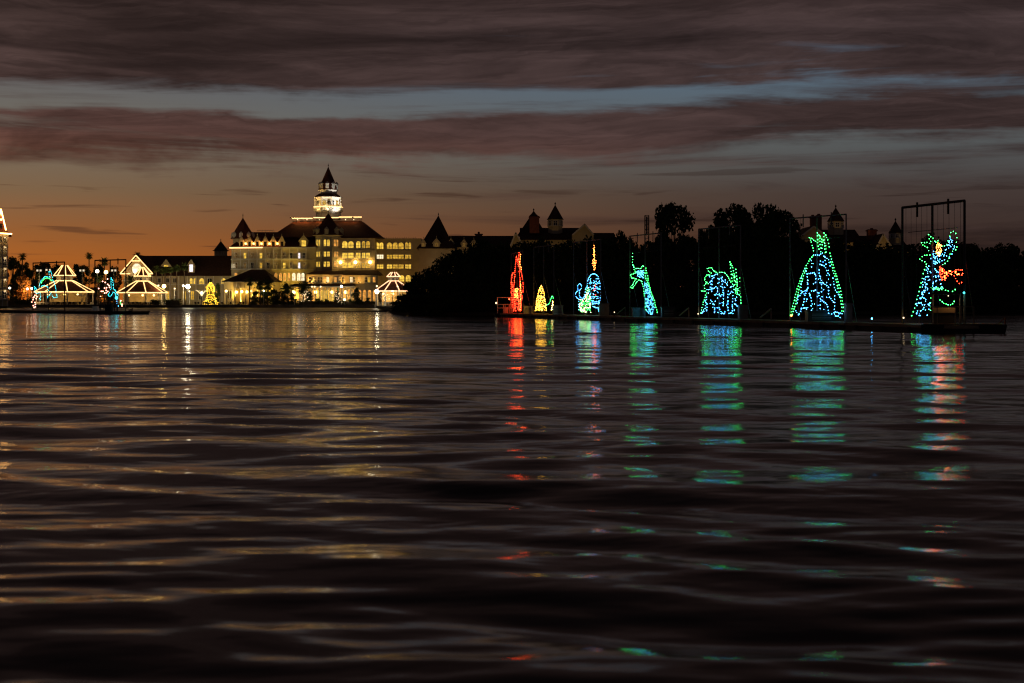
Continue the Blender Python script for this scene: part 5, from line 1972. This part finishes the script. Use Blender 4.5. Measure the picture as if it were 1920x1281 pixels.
def make_tree(seed, kind):
    """unit tree 10 m tall at the origin. kind: 'oak' open crown, 'thicket' leafy to the ground, 'pine' ragged, 'cone'"""
    rng = np.random.default_rng(seed)
    clumps = []
    limbs = MB()
    if kind == 'oak':
        limbs.tube([(0, 0, -0.6), (0.1, 0, 2.0), (0.0, 0.1, 4.2), (0.15, 0, 7.5)], [0.34, 0.26, 0.2, 0.06], 7)
        for i in range(22):
            a = rng.random() * 6.28
            h = rng.uniform(3.4, 9.2)
            rad = 3.4 * math.sin(math.pi * min(1, max(0.08, (h - 2.2) / 8.2))) ** 0.8 * rng.uniform(0.35, 1.0)
            s = rng.uniform(0.65, 1.25)
            c = (math.cos(a) * rad, math.sin(a) * rad, h)
            clumps.append((*c, s * 1.15, s * 1.15, s * 0.85))
            limbs.tube([(0, 0, h * 0.45), (c[0] * 0.5, c[1] * 0.5, h * 0.72), c], [0.12, 0.07, 0.03], 5)
        n, size = 3000, 0.42
    elif kind == 'thicket':
        limbs.tube([(0, 0, -0.6), (0.1, 0, 3.0), (0.0, 0.1, 8.5)], [0.3, 0.22, 0.05], 6)
        for i in range(30):
            a = rng.random() * 6.28
            h = rng.uniform(0.2, 9.0)
            rad = 3.1 * (1 - (h / 10.5) ** 2.2) ** 0.7 * rng.uniform(0.2, 1.0)
            s = rng.uniform(0.8, 1.5)
            c = (math.cos(a) * rad, math.sin(a) * rad, h)
            clumps.append((*c, s * 1.2, s * 1.2, s))
            if i % 2 == 0:
                limbs.tube([(0, 0, h * 0.5), c], [0.1, 0.03], 5)
        n, size = 3600, 0.46
    elif kind == 'pine':
        limbs.tube([(0, 0, -0.6), (0.15, 0, 5.0), (0.0, 0.1, 9.6)], [0.24, 0.17, 0.03], 6)
        for i in range(20):
            a = rng.random() * 6.28
            h = rng.uniform(3.5, 9.6)
            rad = 2.0 * (1 - ((h - 3) / 7.6) ** 1.5) * rng.uniform(0.3, 1.1)
            s = rng.uniform(0.5, 0.95)
            c = (math.cos(a) * rad, math.sin(a) * rad, h)
            clumps.append((*c, s * 1.2, s * 1.2, s * 0.6))
            limbs.tube([(0, 0, h - 0.4), c], [0.07, 0.02], 5)
        n, size = 2000, 0.42
    else:                                               # cone / column shaped
        limbs.tube([(0, 0, -0.6), (0, 0, 9)], [0.25, 0.04], 6)
        for i in range(26):
            h = rng.uniform(0.6, 9.4)
            a = rng.random() * 6.28
            rad = 2.6 * (1 - h / 10.4) * rng.uniform(0.3, 1.0)
            s = 0.5 + 0.9 * (1 - h / 10.5)
            clumps.append((math.cos(a) * rad, math.sin(a) * rad, h, s, s, s))
        n, size = 2600, 0.42
    vs, fs = leaf_cloud(rng, clumps, n, size)
    me = bpy.data.meshes.new('crown')
    me.from_pydata(vs, [], fs)
    me.update()
    return limbs.mesh('trunk'), me


TREE_LIB = {}


def tree_mesh(kind, seed, leafmat):
    key = (kind, seed, leafmat.name)
    if key not in TREE_LIB:
        t, c = make_tree(seed, kind)
        t.materials.append(BARK)
        c.materials.append(leafmat)
        TREE_LIB[key] = (t, c)
    return TREE_LIB[key]


def tree(x, D, ytop, wpx, kind, seed, label, group, z0=0.4, leafmat=LEAF, name='tree', cat='tree'):
    """tree at photo column x standing at depth D, top at row ytop, crown wpx wide"""
    H = PZ(ytop, D) - z0
    h = H / 10.0
    base_w = {'oak': 7.6, 'thicket': 7.6, 'pine': 4.8, 'cone': 5.8}[kind]
    wsc = (wpx * D / F) / base_w
    T = thing(name, (PX(x, D), D, z0), label, cat, group)
    T.rotation_euler = (0, 0, random.random() * 6.28)
    T.scale = (wsc, wsc, h)
    tm, cm = tree_mesh(kind, seed, leafmat)
    for nm, me in (('trunk', tm), ('crown', cm)):
        o = bpy.data.objects.new(nm, me)
        COL.objects.link(o)
        o.parent = T
    return T


def build_trees():
    gb = 'dark trees along the wooded point'
    lab = 'leafy tree in the black mass along the wooded point behind the light barges'
    # outline trees that can be told apart
    tree(1265, 232, 377, 92, 'oak', 1, 'tall rounded tree standing alone above the dark treeline, right of the lattice mast', gb)
    tree(1378, 236, 373, 116, 'oak', 2, 'tallest broad tree left of the twin brick chimneys', gb)
    tree(1428, 233, 375, 104, 'oak', 3, 'tall tree in the middle of the high clump left of the twin chimneys', gb)
    tree(1468, 230, 389, 80, 'oak', 1, 'tall tree at the right end of the high clump, nearest the twin chimneys', gb)
    tree(1163, 236, 426, 50, 'oak', 2, 'small ragged tree left of the lattice mast', gb)
    tree(1352, 240, 402, 50, 'oak', 3, 'ragged tree at the left end of the high clump', gb)
    tree(1312, 240, 424, 40, 'oak', 3, 'low ragged tree between the lone round tree and the high clump', gb)
    tree(742, 240, 566, 26, 'thicket', 11, 'lowest bush at the water tip of the wooded point', gb, name='bush', cat='bush')
    tree(1888, 252, 450, 62, 'oak', 2, 'rounded tree top near the right edge of the picture', gb)
    tree(905, 226, 447, 62, 'oak', 1, 'rounded tree top under the far brick chimney with the ball', gb)
    # the mass
    row = [(752, 232, 553, 40), (768, 228, 528, 46), (786, 224, 512, 50), (806, 221, 498, 52), (830, 218, 478, 66), (858, 217, 466, 66), (888, 216, 461, 66),
           (922, 216, 456, 72), (953, 216, 455, 70), (985, 216, 452, 76), (1020, 217, 447, 78), (1058, 218, 448, 78), (1095, 219, 446, 80), (1135, 221, 446, 80), (1176, 222, 448, 74),
           (1215, 223, 450, 74), (1250, 224, 442, 74), (1290, 225, 440, 74), (1330, 226, 436, 78), (1370, 227, 432, 80), (1410, 228, 430, 80), (1450, 229, 432, 80), (1492, 230, 442, 80),
           (1535, 231, 447, 84), (1578, 234, 446, 86), (1620, 236, 450, 86), (1660, 238, 460, 80), (1700, 240, 456, 80), (1740, 242, 440, 84), (1782, 244, 448, 80),
           (1822, 246, 460, 80), (1858, 247, 462, 76), (1900, 248, 460, 80), (1945, 249, 462, 80), (1990, 250, 455, 84), (2040, 251, 460, 84)]
    for i, (x, D, y, w) in enumerate(row):
        tree(x, D, y, w * 1.12, 'thicket', 11 + i % 4, lab, gb)
    for i, (x, D, y, w) in enumerate(row[3:]):
        tree(x + 21, D + 13, y + 16, w * 1.2, 'thicket', 11 + (i + 2) % 4, 'tree filling the second rank of the black mass on the wooded point', 'second rank of trees on the wooded point')
    for i, x in enumerate(range(770, 2030, 44)):       # undergrowth at the water
        D = 209 + max(0, (x - 900)) * 0.032
        tree(x, D + 1.5, 566 - random.uniform(6, 30), 78, 'thicket', 12 + i % 3, 'low waterside bush along the foot of the wooded point', 'waterside bushes on the wooded point', z0=0.1, name='bush', cat='bush')

    # ---- far left behind the pavilions
    gl = 'trees behind the pavilions'
    far = [(24, 530, 480, 34, 'oak', 'dark tree just right of the balconied block'), (46, 540, 488, 30, 'oak', 'dark tree behind the tall left palm'), (66, 545, 494, 34, 'oak', 'dark tree behind the russet tree'),
           (86, 545, 491, 40, 'oak', 'dark broad tree behind the arched teal serpent'), (108, 548, 495, 34, 'thicket', 'dark tree behind the peak of the leftmost pavilion'), (140, 545, 493, 36, 'oak', 'dark tree just right of the leftmost pavilion peak'),
           (158, 545, 496, 34, 'oak', 'dark tree left of the slender tall palm'), (186, 545, 492, 32, 'oak', 'dark tree behind the bright pair of lamps'), (214, 545, 497, 34, 'oak', 'dark tree left of the lit gable')]
    for i, (x, D, y, w, k, l) in enumerate(far):
        tree(x, D, y, w, k, 1 + i % 3 if k == 'oak' else 12, l, gl, GZ)
    for i, x in enumerate((30, 60, 92, 124, 150, 178, 206)):
        tree(x, 535, 528 + (i % 3) * 5, 40, 'thicket', 11 + i % 4, 'dark undergrowth bush at the foot of the trees behind the pavilions', 'undergrowth behind the pavilions', GZ, name='bush', cat='bush')
    tree(45, 486, 517, 34, 'thicket', 13, 'rounded russet tree lit by lamps near the left edge', None, GZ, AUTUMN)
    # garden trees before the hotel
    gg = 'clipped trees before the hotel'
    tree(669, 481, 538.5, 22, 'thicket', 14, 'round clipped tree before the glowing ground floor', gg, GZ)
    tree(633, 481, 539, 17, 'cone', 21, 'narrow conical tree before the glowing ground floor', gg, GZ)
    tree(396, 493, 522, 12, 'cone', 21, 'slim dark tree beside the golden light tree', gg, GZ)
    tree(408, 492, 530, 14, 'thicket', 12, 'dark bush between the golden light tree and the boathouse', gg, GZ)
    for i, (x, y, w) in enumerate(((478, 546, 22), (494, 545, 28), (512, 542, 30), (528, 545, 30), (546, 549, 26), (578, 547, 24), (596, 560, 14), (612, 561, 14), (690, 558, 14), (655, 561, 14))):
        tree(x, 481.5 + (i % 2), y, w, 'thicket', 11 + i % 4, 'clipped bush in the dark garden bed before the hotel', 'garden bushes before the hotel', GZ, name='bush', cat='bush')


build_trees()


# ------------------------------------------------------------------ palms
def palm_mesh(seed, fronds=34):
    """unit trunk 1 m tall and a crown about its own origin, 2.2 m fronds"""
    rng = np.random.default_rng(seed)
    tr = MB()
    tr.tube([(0, 0, -0.05), (0.02, 0.0, 0.3), (0.05, 0.02, 0.65), (0.0, 0.0, 1.0)], [0.26, 0.18, 0.16, 0.2], 8)
    cr = MB()
    for i in range(fronds):
        a = 2.4 * i + rng.uniform(-0.25, 0.25)
        el = -0.75 + 2.2 * (i + 0.5) / fronds + rng.uniform(-0.15, 0.15)
        L = rng.uniform(1.8, 2.4) * (1.0 if el > -0.2 else 0.8)
        d = np.array([math.cos(a), math.sin(a), 0.0])
        side = np.array([-math.sin(a), math.cos(a), 0.0])
        p = np.array([0.0, 0.0, 0.0])
        ang = el
        n = 7
        prev = None
        for j in range(n + 1):
            t = j / n
            w = 0.55 * math.sin(math.pi * min(1, t * 0.8 + 0.16)) + 0.02
            if prev is not None:
                q0, w0 = prev
                dn = np.array([0, 0, -0.4])
                ax = (p - q0)
                for sg in (-1, 1):
                    e0 = q0 + side * sg * w0 + dn * w0 + ax * 0.9
                    e1 = q0 + ax * 0.5 + side * sg * w + dn * w + ax * 0.95
                    cr.add([tuple(q0), tuple(q0 + ax * 0.62), tuple(e1), tuple(e0)], [(0, 1, 2, 3)])
            prev = (p.copy(), w)
            p = p + (d * math.cos(ang) + np.array([0, 0, 1]) * math.sin(ang)) * (L / n)
            ang -= 0.17 * (0.5 + t)
    for i in range(16):                                  # dry skirt under the head
        a = rng.random() * 6.28
        d = np.array([math.cos(a), math.sin(a), 0])
        b = np.array([0, 0, -0.1]) + d * 0.15
        sd = np.array([-math.sin(a), math.cos(a), 0]) * 0.16
        e = b + d * 0.5 - np.array([0, 0, 1.0])
        cr.add([tuple(b - sd), tuple(b + sd), tuple(e + sd), tuple(e - sd)], [(0, 1, 2, 3)])
    return tr.mesh('trunk'), cr.mesh('crown')


PALMS = [palm_mesh(s) for s in (3, 8, 15)]
for t_, c_ in PALMS:
    t_.materials.append(BARK)
    c_.materials.append(PALM)


def palm(x, D, ytop, label, seed=0, wide=1.0, group='palms along the shore'):
    cs = 0.52 * wide
    H = PZ(ytop, D) - GZ - 1.75 * cs
    T = thing('palm_tree', (PX(x, D), D, GZ), label, 'palm', group)
    T.rotation_euler = (0, 0, seed * 1.3 + x)
    t, c = PALMS[seed % 3]
    o = bpy.data.objects.new('trunk', t)
    o.scale = (1, 1, H)
    o2 = bpy.data.objects.new('crown', c)
    o2.scale = (cs, cs, cs)
    o2.location = (0, 0, H)
    for ob in (o, o2):
        COL.objects.link(ob)
        ob.parent = T
    return T


palm(42, 515, 474, 'tall dark palm near the left edge against the orange sky', 0, 1.7)
palm(167, 510, 473, 'slender tallest palm left of the bright pair of lamps', 1, 1.6)
palm(196, 508, 483, 'palm with bushy head above the bright pair of lamps', 2, 1.9)
palm(258, 525, 472, 'palm head poking above the lit gable', 0, 1.6)
palm(72, 500, 513, 'small palm behind the arched teal serpent', 1, 1.5)
palm(186, 494, 516, 'short lamplit palm under the bright pair of lamps', 2, 1.7)
palm(244, 500, 516, 'short palm at the left foot of the lit gable', 0, 1.7)
for i, (x, y, w) in enumerate(((293, 497, 1.55), (304, 503, 1.3), (309.5, 500, 1.4), (320.5, 500, 1.4), (331.5, 496, 1.6), (345.5, 492, 1.8))):
    palm(x, 494 + (i % 3) * 2, y, ['first palm', 'second palm', 'third palm', 'fourth palm', 'fifth palm', 'sixth and tallest palm'][i] + ' from the left in the row before the long hall', i, w, 'row of palms before the long hall')
palm(468, 480, 519, 'dark palm before the boathouse doorway', 1, 1.9)
palm(488, 481, 524, 'left palm of the close pair right of the boathouse', 2, 2.3)
palm(502, 480, 522, 'right palm of the close pair right of the boathouse', 0, 2.5)
palm(538, 480, 529, 'short dark palm before the middle of the left hotel wing', 1, 2.6)
palm(569, 480, 528, 'dark palm just left of the glowing conservatory', 2, 2.8)


# ------------------------------------------------------------------ light-wrapped garden pieces
def build_garden_lights():
    D = 484.0
    # golden light tree
    T = thing('light_tree', (PX(395, D), D, GZ), 'stepped garden tree covered in golden light bulbs', 'light tree')
    m = MB()
    m.tube([(PX(395, D), D, GZ - 0.2), (PX(395, D), D, PZ(534, D))], [0.25, 0.08], 6)
    m.build('pole', IRON, T)
    rng = random.Random(4)
    m = MB()
    z0, z1 = GZ + 0.3, PZ(530, D)
    for i in range(520):
        f = rng.random() ** 1.25
        z = z0 + (z1 - z0) * f
        tier = 1.0 - 0.25 * ((f * 4.0) % 1.0)
        r = (0.65 + 1.75 * (1 - f) ** 0.8 + 0.35 * math.sin(9 * f + 1)) * tier * rng.uniform(0.6, 1.15)
        a = rng.random() * 6.28
        m.bulb((PX(395, D) + math.cos(a) * r, D + math.sin(a) * r, z), rng.uniform(0.10, 0.17))
    m.build('light_bulbs', B_GLD, T, kind='stuff')
    m = MB()
    for i in range(4):
        z = z0 + (z1 - z0) * i / 4.2
        r = 0.3 + 2.0 * (1 - i / 4.2) ** 0.9
        m.lathe(PX(395, D), D, [(z, r * 0.82), (z + 1.4, r * 0.52)], 10)
    m.build('wire_form', HEDGE, T)
    # fountain of white light
    T = thing('light_fountain', (PX(377, D), D + 1, GZ), 'fountain-shaped white light sculpture left of the golden light tree', 'sculpture')
    m = MB()
    jets = []
    x0, y0, zz = PX(377, D), D + 1.0, PZ(556, D)
    for i in range(11):
        a = 2 * math.pi * i / 11
        run = []
        for j in range(7):
            t = j / 6
            rr = 2.2 * t
            run.append((x0 + math.cos(a) * rr, y0 + math.sin(a) * rr, zz + 4.0 * t - 1.9 * t * t))
        jets.append(run)
        m.tube(run, [0.09, 0.08, 0.07, 0.06, 0.05, 0.04, 0.03], 4)
    m.build('light_strands', emit('strand_glow', (1.0, 0.78, 0.36), 1.5), T)
    m = MB()
    m.tube([(x0, y0, GZ - 0.1), (x0, y0, zz + 0.1)], 0.16, 8)
    m.build('stem', IRON, T)
    m = MB()
    m.sphere((x0, y0, zz + 1.2), 0.42, 8, 5)
    lm = m.build('core_lamp', GLOBE_W, T)
    point_light(lm, (x0, y0 + 0.5, zz + 0.8), (1.0, 0.72, 0.3), 300, 0.1)
    # twinkle lights in the conical garden tree and palm
    for x, y0_, y1_, w, n, lab in ((570, 545, 565, 9, 60, 'amber twinkle lights wound round the palm left of the conservatory'), (634, 548, 568, 7, 34, 'amber twinkle lights on the narrow conical tree'),
                                   (724, 548, 565, 14, 40, 'twinkle lights on the bushes beside the rightmost pavilion')):
        DD = 479.3 if x < 700 else 441
        mb = MB()
        for i in range(n):
            mb.bulb(P(x + random.gauss(0, w * 0.5), random.uniform(y0_, y1_), DD - random.random() * 0.8), random.uniform(0.06, 0.12))
        o = mb.build('twinkle_lights', GLOBE_S, None, kind='stuff')
        tag(o, lab, 'lights')


build_garden_lights()


# ------------------------------------------------------------------ lamps
def lamp_post(x, ytop, D, label, glob, col, power, r=0.35, kind='globe', group='lamps along the shore', pole=POLE):
    T = thing('lamp_post', (PX(x, D), D, GZ), label, 'lamp post', group)
    X, Z = PX(x, D), PZ(ytop, D)
    m = MB()
    m.tube([(X, D, GZ - 0.1), (X, D, GZ + 0.5), (X, D, Z - r * 0.9)], [0.17, 0.11, 0.08], 8)
    m.build('pole', pole, T)
    if kind == 'globe':
        m = MB()
        m.lathe(X, D, [(Z - r * 1.15, 0.16), (Z - r * 0.85, 0.22)], 8)
        m.build('collar', IRON, T)
        m = MB()
        m.sphere((X, D, Z), r, 10, 6)
        m.build('globe', glob, T)
    else:                                                # twin flood heads on a short arm
        m = MB()
        m.beam((X - 0.7, D, Z - r), (X + 0.7, D, Z - r), 0.14)
        m.build('arm', IRON, T)
        for sg in (-1, 1):
            m = MB()
            m.box(X + sg * 0.55 - 0.36, X + sg * 0.55 + 0.36, D - 0.2, D + 0.25, Z - r * 0.8, Z + 0.4)
            h = m.build('lamp_head', IRON, T)
            m = MB()
            m.box(X + sg * 0.55 - 0.31, X + sg * 0.55 + 0.31, D - 0.25, D - 0.205, Z - r * 0.7, Z + 0.34)
            m.build('lens', glob, h)
    if power:
        point_light(T, (X, D + r + 0.12, Z), col, power * 0.3, 0.1)
    return T


WARM = (1.0, 0.62, 0.24)
PALE = (1.0, 0.82, 0.52)
DIMW = emit('faint_lens', (1.0, 0.82, 0.55), 0.9)
lamp_post(73.5, 507.5, 488, 'tall flood lamp post rising left of the arched teal serpent', DIMW, PALE, 60, 0.4, 'twin')
lamp_post(90.5, 506.5, 489, 'flood lamp post behind the top of the arched teal serpent', DIMW, PALE, 0, 0.35, 'twin')
lamp_post(154, 507.5, 488, 'tall flood lamp post just right of the leftmost pavilion', DIMW, PALE, 0, 0.4, 'twin')
lamp_post(182.3, 508.8, 487, 'left of the bright lamp pair, with white light', GLOBE_W, PALE, 1500, 0.62)
lamp_post(198.8, 510.5, 488, 'right of the bright lamp pair, with yellow light', GLOBE_Y, WARM, 1800, 0.66)
lamp_post(213.6, 507.5, 488, 'tall flood lamp post between the bright lamp pair and the lit gable', DIMW, PALE, 0, 0.4, 'twin')
lamp_post(130.5, 511.0, 498, 'yellow lamp showing behind the top of the leftmost pavilion', GLOBE_Y, WARM, 500, 0.5)
lamp_post(18.3, 540.3, 484, 'globe lamp at the foot of the balconied block', GLOBE_W, PALE, 500, 0.36)
lamp_post(51.3, 542.0, 482, 'globe lamp before the middle of the russet tree', GLOBE_W, WARM, 5200, 0.38)
lamp_post(59.5, 541.0, 483, 'globe lamp at the right edge of the russet tree', GLOBE_W, WARM, 2600, 0.36)
lamp_post(307.5, 537.0, 484, 'bright yellow globe lamp before the row of palms', GLOBE_BY, WARM, 3400, 0.62)
lamp_post(352.0, 537.5, 483, 'brightest white globe lamp before the long hall', GLOBE_B, PALE, 4600, 0.74)
lamp_post(343.8, 536.0, 486, 'slim white lamp just left of the brightest globe', GLOBE_W, PALE, 400, 0.36)
lamp_post(297.0, 535.7, 487, 'small globe lamp left of the bright yellow one', GLOBE_S, WARM, 150, 0.32)
lamp_post(327.5, 541.3, 487, 'small globe lamp between the yellow and the white globe', GLOBE_S, WARM, 150, 0.3)
lamp_post(355.0, 546.2, 487, 'small globe lamp just right of the brightest globe', GLOBE_S, WARM, 100, 0.27)
lamp_post(424.2, 546.0, 482, 'globe lamp at the left corner of the boathouse', GLOBE_Y, WARM, 400, 0.42)
lamp_post(471.0, 546.0, 483, 'small globe lamp at the right of the boathouse doorway', GLOBE_S, WARM, 200, 0.3)
lamp_post(494.5, 545.5, 480, 'small white globe lamp among the palms right of the boathouse', GLOBE_W, PALE, 150, 0.25)
lamp_post(640.3, 537.2, 479.5, 'white globe lamp above the narrow conical tree', GLOBE_W, PALE, 700, 0.44)
lamp_post(646.0, 562.0, 479.5, 'low bollard lamp before the glowing ground floor', GLOBE_W, PALE, 200, 0.32)
lamp_post(706.8, 546.8, 438, 'brilliant lamp at the corner of the rightmost pavilion', GLOBE_B, PALE, 1800, 0.58)
lamp_post(706.6, 536.8, 446, 'small lamp above the eave of the rightmost pavilion', GLOBE_S, WARM, 120, 0.3)
lamp_post(745.5, 537.4, 437, 'small lamp before the roof of the rightmost pavilion', GLOBE_S, WARM, 60, 0.25)
lamp_post(736.0, 546.2, 437, 'white lamp among the bushes of the rightmost pavilion', GLOBE_W, PALE, 120, 0.26)
lamp_post(552.0, 548.5, 480, 'globe lamp between the two dark palms of the hotel garden', GLOBE_Y, WARM, 300, 0.4)


# floodlights that wash the hotel walls
def floodlight(loc, target, label, col, power, size=R(90), scale=1.0):
    T = thing('floodlight', loc, label, 'floodlight', 'floodlights washing the hotel')
    x, y, z = loc
    d = (Vector(target) - Vector(loc)).normalized()
    m = MB()
    m.beam((x - 0.35 * scale, y, z), (x - 0.35 * scale, y, z + 0.4 * scale), 0.06)
    m.beam((x + 0.35 * scale, y, z), (x + 0.35 * scale, y, z + 0.4 * scale), 0.06)
    m.build('bracket', IRON, T)
    c = Vector((x, y, z + 0.45 * scale))
    m = MB()
    m.beam(c - d * 0.2 * scale, c + d * 0.1 * scale, 0.6 * scale, 0.45 * scale)
    h = m.build('housing', IRON, T)
    m = MB()
    m.beam(c + d * 0.102 * scale, c + d * 0.13 * scale, 0.52 * scale, 0.38 * scale)
    m.build('lens', GLOBE_Y, h)
    spot_light(T, c + d * 0.4 * scale, target, col, power, size)
    return T


FY = (1.0, 0.60, 0.08)
H5 = 505.0
for i, (x, tx, pw) in enumerate(((445, 450, 4600), (478, 482, 4600), (512, 516, 4600), (546, 550, 4600))):
    floodlight((PX(x, 484), 487.5 if x > 512 or x < 418 else 486.0, GZ), P(tx, 480, H5),
               ['floodlight hidden at the left front of the boathouse', 'floodlight hidden before the boathouse doorway', 'floodlight hidden right of the boathouse', 'floodlight hidden among the garden palms'][i], FY, pw, R(80))
for i, x in enumerate((582, 612, 642, 672)):
    floodlight((PX(x, 488), 487.6 if x < 640 else 489.0, PZ(531.8, 488) + (0.25 if x < 664 else 0.1)), P(x + 4, 470, H5),
               'floodlight on the porch roof below the ' + ['left side of the bay tower', 'middle of the bay tower', 'right side of the bay tower', 'arched windows right of the bay'][i], (1.0, 0.50, 0.09), 420, R(120), 0.6)
floodlight((PX(735, 490), 490.0, GZ), P(742, 480, 512), 'floodlight hidden behind the rightmost pavilion', (1.0, 0.50, 0.09), 2200, R(80))
floodlight((PX(815, 452), 452.0, GZ), P(812, 490, 470), 'floodlight hidden behind the wooded point below the pyramid turret', (1.0, 0.50, 0.11), 1500, R(80))
zt = PZ(410.4, 518)
floodlight((PX(545.5, 517), 516.5, zt), P(600, 372, 520), 'left of two floodlights on the roof terrace aimed at the cupola', (1.0, 0.58, 0.16), 2600, R(50), 0.9)
floodlight((PX(551.5, 517), 516.5, zt), P(602, 372, 520), 'right of two floodlights on the roof terrace aimed at the cupola', (1.0, 0.62, 0.2), 2600, R(50), 0.9)
floodlight((PX(662, 517), 515.5, zt), P(606, 362, 522), 'floodlight on the right roof terrace aimed at the cupola', (1.0, 0.92, 0.78), 7000, R(50), 0.9)
for lx, nm in ((966, 'lodge with the octagonal cupola'), (1585, 'lodge with the twin chimneys')):  # unseen floodlights added to warm the grey lodge walls
    for dx in (0, 70):
        floodlight((PX(lx + dx, 300), 302.0, 0.42), P(lx + dx + 8, 425, 330), ('left' if dx == 0 else 'right') + ' added floodlight unseen behind trees below the dark ' + nm, (1.0, 0.55, 0.17), 900, R(75), 1.0)


# ------------------------------------------------------------------ shore clutter
def build_shore():
    D = 481.0
    # hedges along the promenade
    segs = ((14, 62, 560), (286, 300, 561), (310, 338, 560.5), (560, 645, 563.5), (648, 700, 564.5))
    labs = ('low dark hedge before the russet tree', 'short hedge left of the bright yellow globe lamp', 'dark hedge below the row of palms', 'long dark hedge before the conservatory', 'dark hedge left of the rightmost pavilion')
    rng = np.random.default_rng(9)
    for (xa, xb, yt), lab in zip(segs, labs):
        T = thing('hedge', (PX((xa + xb) / 2, D), D, GZ), lab, 'hedge', 'hedges on the promenade')
        x0, x1, zt_ = PX(xa, D), PX(xb, D), PZ(yt, D)
        n = int((x1 - x0) / 0.8) + 2
        cl = [(x0 + (x1 - x0) * i / (n - 1), D + rng.uniform(-0.3, 0.3), GZ + (zt_ - GZ) * 0.5, 0.75, 0.7, (zt_ - GZ) * 0.52 * rng.uniform(0.85, 1.12)) for i in range(n)]
        vs, fs = leaf_cloud(rng, cl, n * 60, 0.42)
        m = MB()
        m.add(vs, fs)
        m.build('foliage', HEDGE, T)
        m = MB()
        m.box(x0 + 0.2, x1 - 0.2, D - 0.35, D + 0.35, GZ - 0.1, GZ + (zt_ - GZ) * 0.8)
        m.build('branches', BARK, T)
    # folded umbrellas
    E = 482.5
    spots = ((425.5, 554), (440.8, 554.5), (460.5, 555), (473, 555.5), (478, 553.5), (413, 556))
    names = ('second', 'third', 'fourth', 'fifth', 'rightmost', 'leftmost')
    for (x, yt), nm in zip(spots, names):
        X = PX(x, E)
        T = thing('umbrella', (X, E, GZ), nm + ' of the folded cream umbrellas on the boathouse terrace, counted from the left', 'umbrella', 'folded umbrellas on the boathouse terrace')
        m = MB()
        m.tube([(X, E, GZ), (X, E, PZ(yt, E))], 0.04, 6)
        m.lathe(X, E, [(GZ, 0.32), (GZ + 0.1, 0.32)], 8)
        m.build('pole', POLE, T)
        m = MB()
        zt_ = PZ(yt, E)
        m.lathe(X, E, [(GZ + 0.55, 0.34), (GZ + 1.1, 0.30), (zt_ - 0.6, 0.17), (zt_ - 0.1, 0.05)], 8)
        m.build('canopy', CANVAS, T)
    # open umbrellas by the leftmost pavilion
    for x, y, lab in ((152, 551.5, 'open cream umbrella under the right eave of the leftmost pavilion'), (236, 524, 'grey open umbrella left of the lit gable')):
        DD = 482.0 if x < 200 else 497
        X, Z = PX(x, DD), PZ(y, DD)
        T = thing('umbrella', (X, DD, GZ), lab, 'umbrella')
        m = MB()
        m.tube([(X, DD, GZ), (X, DD, Z)], 0.05, 6)
        m.build('pole', POLE, T)
        m = MB()
        m.lathe(X, DD, [(Z - 0.55, 1.5), (Z - 0.5, 1.5), (Z, 0.06)], 8, sx=1.0)
        m.build('canopy', CANVAS, T)
    # tables and chairs silhouettes on the terraces
    rng = random.Random(12)
    lab = {'a': 'dark terrace chair before the leftmost pavilion', 'b': 'dark terrace chair before the pavilion under the lit gable', 'c': 'dark lounge chair near the golden light tree', 'd': 'dark terrace chair on the boathouse terrace'}
    for key, xs in (('a', range(104, 170, 6)), ('b', range(244, 292, 6)), ('c', (368, 374, 380, 386, 405)), ('d', (418, 430, 434, 448, 455, 466))):
        for x in xs:
            X = PX(x + rng.uniform(-1.5, 1.5), 481)
            Y = 480.6 + rng.uniform(0, 1.6)
            T = thing('chair', (X, Y, GZ + 0.03), lab[key], 'chair', {'a': 'chairs at the leftmost pavilion', 'b': 'chairs at the middle pavilion', 'c': 'lounge chairs by the golden tree', 'd': 'chairs on the boathouse terrace'}[key])
            z = GZ + 0.03
            m = MB()
            m.box(X - 0.3, X + 0.3, Y - 0.3, Y + 0.3, z + 0.42, z + 0.5)
            m.build('seat', FURN, T)
            m = MB()
            sg = rng.choice((-1, 1))
            m.beam((X + sg * 0.3, Y, z + 0.5), (X + sg * 0.42, Y, z + 1.15), 0.6, 0.07)
            m.build('backrest', FURN, T)
            for a in (-1, 1):
                for b in (-1, 1):
                    m = MB()
                    m.beam((X + a * 0.26, Y + b * 0.26, z), (X + a * 0.26, Y + b * 0.26, z + 0.42), 0.06)
                    m.build('leg', FURN, T)
    # dark timber landing below the middle pavilion
    T = thing('boat_landing', (PX(285, 478), 475.5, 0), 'low dark timber landing below the middle pavilion', 'landing')
    for i in range(36):
        x = PX(255, 476) + i * 0.42
        m = MB()
        m.box(x, x + 0.38, 474.4, 476.8, 0.72, 0.79)
        m.build('plank', DECK, T)
    for x in np.linspace(PX(255, 476) + 0.3, PX(255, 476) + 36 * 0.42 - 0.3, 6):
        m = MB()
        m.tube([(x, 474.8, -0.8), (x, 474.8, 1.5)], 0.14, 6)
        m.build('pile', BARK, T)
    # promenade railing
    m = MB()
    T = thing('shore_railing', (PX(420, DS), DS + 0.9, 1.06), 'thin dark railing along the top of the sea wall', 'railing')
    x0, x1 = -165, PX(690, DS)
    yy = DS + 0.35
    xs = np.arange(x0, x1, 2.4)
    for i, x in enumerate(xs):
        m.beam((x, yy, 1.0), (x, yy, 1.95), 0.07)
    m.build('posts', IRON, T, kind='stuff')
    m = MB()
    for z in (1.5, 1.93):
        m.beam((x0, yy, z), (x1, yy, z), 0.05)
    m.build('rails', IRON, T)


build_shore()
